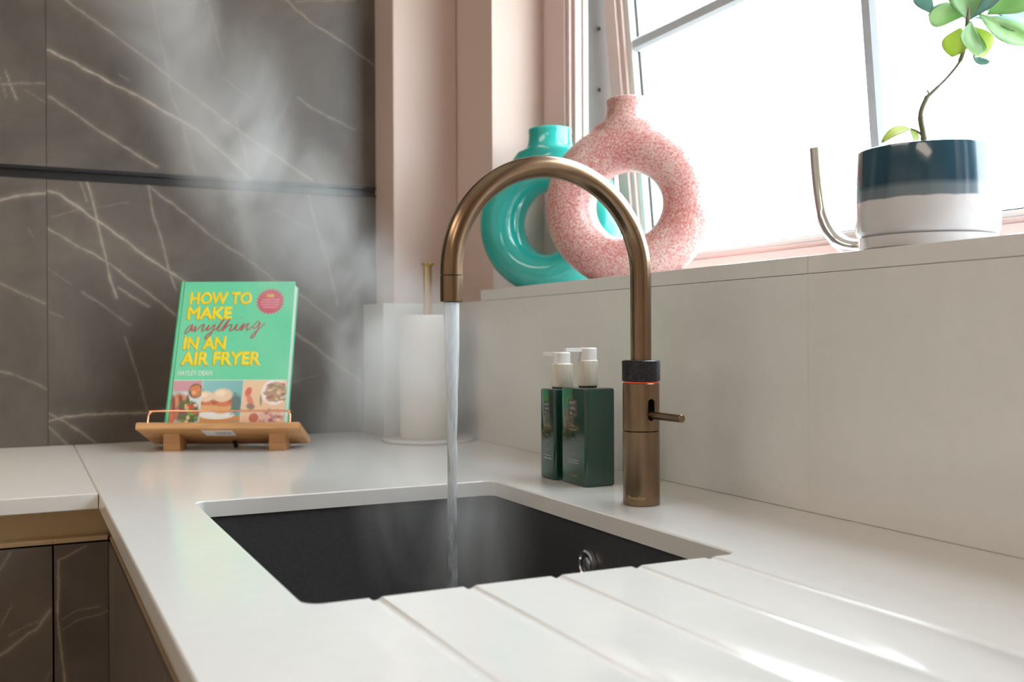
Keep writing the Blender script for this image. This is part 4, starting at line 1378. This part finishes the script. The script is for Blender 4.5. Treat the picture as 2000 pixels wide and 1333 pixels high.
# ================================================================== steam
STEAM = [  # across, depth, height, half width, half depth, thickness of the steam
    (-0.065, 1.165, -0.130, 0.095, 0.060, 0.00),
    (-0.068, 1.170, -0.082, 0.115, 0.062, 0.60),
    (-0.077, 1.180, -0.007, 0.125, 0.070, 0.70),
    (-0.120, 1.250, 0.057, 0.155, 0.085, 0.75),
    (-0.148, 1.330, 0.129, 0.215, 0.100, 0.80),
    (-0.185, 1.390, 0.203, 0.215, 0.100, 0.80),
    (-0.249, 1.410, 0.281, 0.165, 0.100, 0.80),
    (-0.294, 1.420, 0.346, 0.155, 0.100, 0.85),
    (-0.356, 1.440, 0.428, 0.150, 0.100, 0.80),
    (-0.406, 1.450, 0.510, 0.145, 0.100, 0.70),
    (-0.449, 1.460, 0.601, 0.150, 0.100, 0.60),
    (-0.482, 1.470, 0.685, 0.160, 0.100, 0.50),
    (-0.504, 1.480, 0.770, 0.170, 0.100, 0.35),
    (-0.515, 1.480, 0.912, 0.170, 0.100, 0.00),]
def steam():
    bm = bmesh.new()
    n = 32
    pts = []
    A = np.array(STEAM)
    zs = np.linspace(A[0, 2], A[-1, 2], 28)
    loops = []
    for z in zs:
        u, b_, rx, ry = (np.interp(z, A[:, 2], A[:, k]) for k in (0, 1, 3, 4))
        loops.append([(u+rx*math.cos(2*PI*k/n), b_+ry*math.sin(2*PI*k/n), z) for k in range(n)])
    loft(bm, loops, True, True)
    m = bpy.data.materials.new('steam')
    m.use_nodes = True
    nt = m.node_tree
    nt.nodes.remove(nt.nodes['Principled BSDF'])
    tc = node(nt, 'ShaderNodeTexCoord')
    sp = node(nt, 'ShaderNodeSeparateXYZ')
    nt.links.new(tc.outputs['Object'], sp.inputs[0])
    z0, z1 = A[0, 2], A[-1, 2]
    mr = node(nt, 'ShaderNodeMapRange')
    mr.inputs['From Min'].default_value = z0
    mr.inputs['From Max'].default_value = z1
    nt.links.new(sp.outputs['Z'], mr.inputs['Value'])
    def curve(k, lo, hi):
        fcv = node(nt, 'ShaderNodeFloatCurve')
        cv = fcv.mapping.curves[0]
        P = [((r[2]-z0)/(z1-z0), (r[k]-lo)/(hi-lo)) for r in STEAM]
        cv.points[0].location = P[0]
        cv.points[1].location = P[-1]
        for p in P[1:-1]: cv.points.new(*p)
        for p in cv.points: p.handle_type = 'VECTOR'
        fcv.mapping.update()
        nt.links.new(mr.outputs['Result'], fcv.inputs['Value'])
        o = node(nt, 'ShaderNodeMapRange', clamp=False)
        o.inputs['To Min'].default_value = lo
        o.inputs['To Max'].default_value = hi
        nt.links.new(fcv.outputs[0], o.inputs['Value'])
        return o.outputs['Result']
    def math_(op, a, b_=None, clamp=False):
        q = node(nt, 'ShaderNodeMath', operation=op, use_clamp=clamp)
        for i, v in enumerate((a, b_)):
            if v is None: continue
            if isinstance(v, (int, float)): q.inputs[i].default_value = v
            else: nt.links.new(v, q.inputs[i])
        return q.outputs[0]
    dx = math_('DIVIDE', math_('SUBTRACT', sp.outputs['X'], curve(0, -0.5, 0.5)), curve(3, 0.0, 0.3))
    dy = math_('DIVIDE', math_('SUBTRACT', sp.outputs['Y'], curve(1, 1.0, 2.0)), curve(4, 0.0, 0.3))
    q = math_('SQRT', math_('ADD', math_('MULTIPLY', dx, dx), math_('MULTIPLY', dy, dy)))
    fall = node(nt, 'ShaderNodeMapRange', interpolation_type='SMOOTHSTEP')
    fall.inputs['From Min'].default_value = 1.0
    fall.inputs['From Max'].default_value = 0.10
    nt.links.new(q, fall.inputs['Value'])
    mp = node(nt, 'ShaderNodeMapping')
    mp.inputs['Scale'].default_value = (1.0, 0.7, 0.62)
    mp.inputs['Rotation'].default_value = (0, math.radians(-28), 0)
    nt.links.new(tc.outputs['Object'], mp.inputs['Vector'])
    nz = node(nt, 'ShaderNodeTexNoise')
    nz.inputs['Scale'].default_value = 8.5
    nz.inputs['Detail'].default_value = 3.0
    nz.inputs['Roughness'].default_value = 0.55
    nz.inputs['Distortion'].default_value = 0.6
    nt.links.new(mp.outputs['Vector'], nz.inputs['Vector'])
    nr = node(nt, 'ShaderNodeMapRange', interpolation_type='SMOOTHSTEP')
    nr.inputs['From Min'].default_value = 0.36
    nr.inputs['From Max'].default_value = 0.74
    nr.inputs['To Min'].default_value = 0.12
    nr.inputs['To Max'].default_value = 1.6
    nt.links.new(nz.outputs['Fac'], nr.inputs['Value'])
    den = math_('MULTIPLY', math_('MULTIPLY', fall.outputs['Result'], nr.outputs['Result']), math_('MULTIPLY', curve(5, 0.0, 1.0), STEAM_DENSITY))
    vsn = node(nt, 'ShaderNodeVolumeScatter')
    vsn.inputs['Color'].default_value = (0.97, 0.98, 0.99, 1)
    vsn.inputs['Anisotropy'].default_value = 0.2
    nt.links.new(den, vsn.inputs['Density'])
    nt.links.new(vsn.outputs[0], nt.nodes['Material Output'].inputs['Volume'])
    m.cycles.volume_step_rate = 0.35
    o = obj('steam_plume', to_mesh(bm, 180), m)
    o.rotation_euler = (0, 0, -YAW)
    tag(o, 'white steam drifting up from the sink towards the marble wall', 'steam', kind='stuff')
STEAM_DENSITY = 9.8
steam()
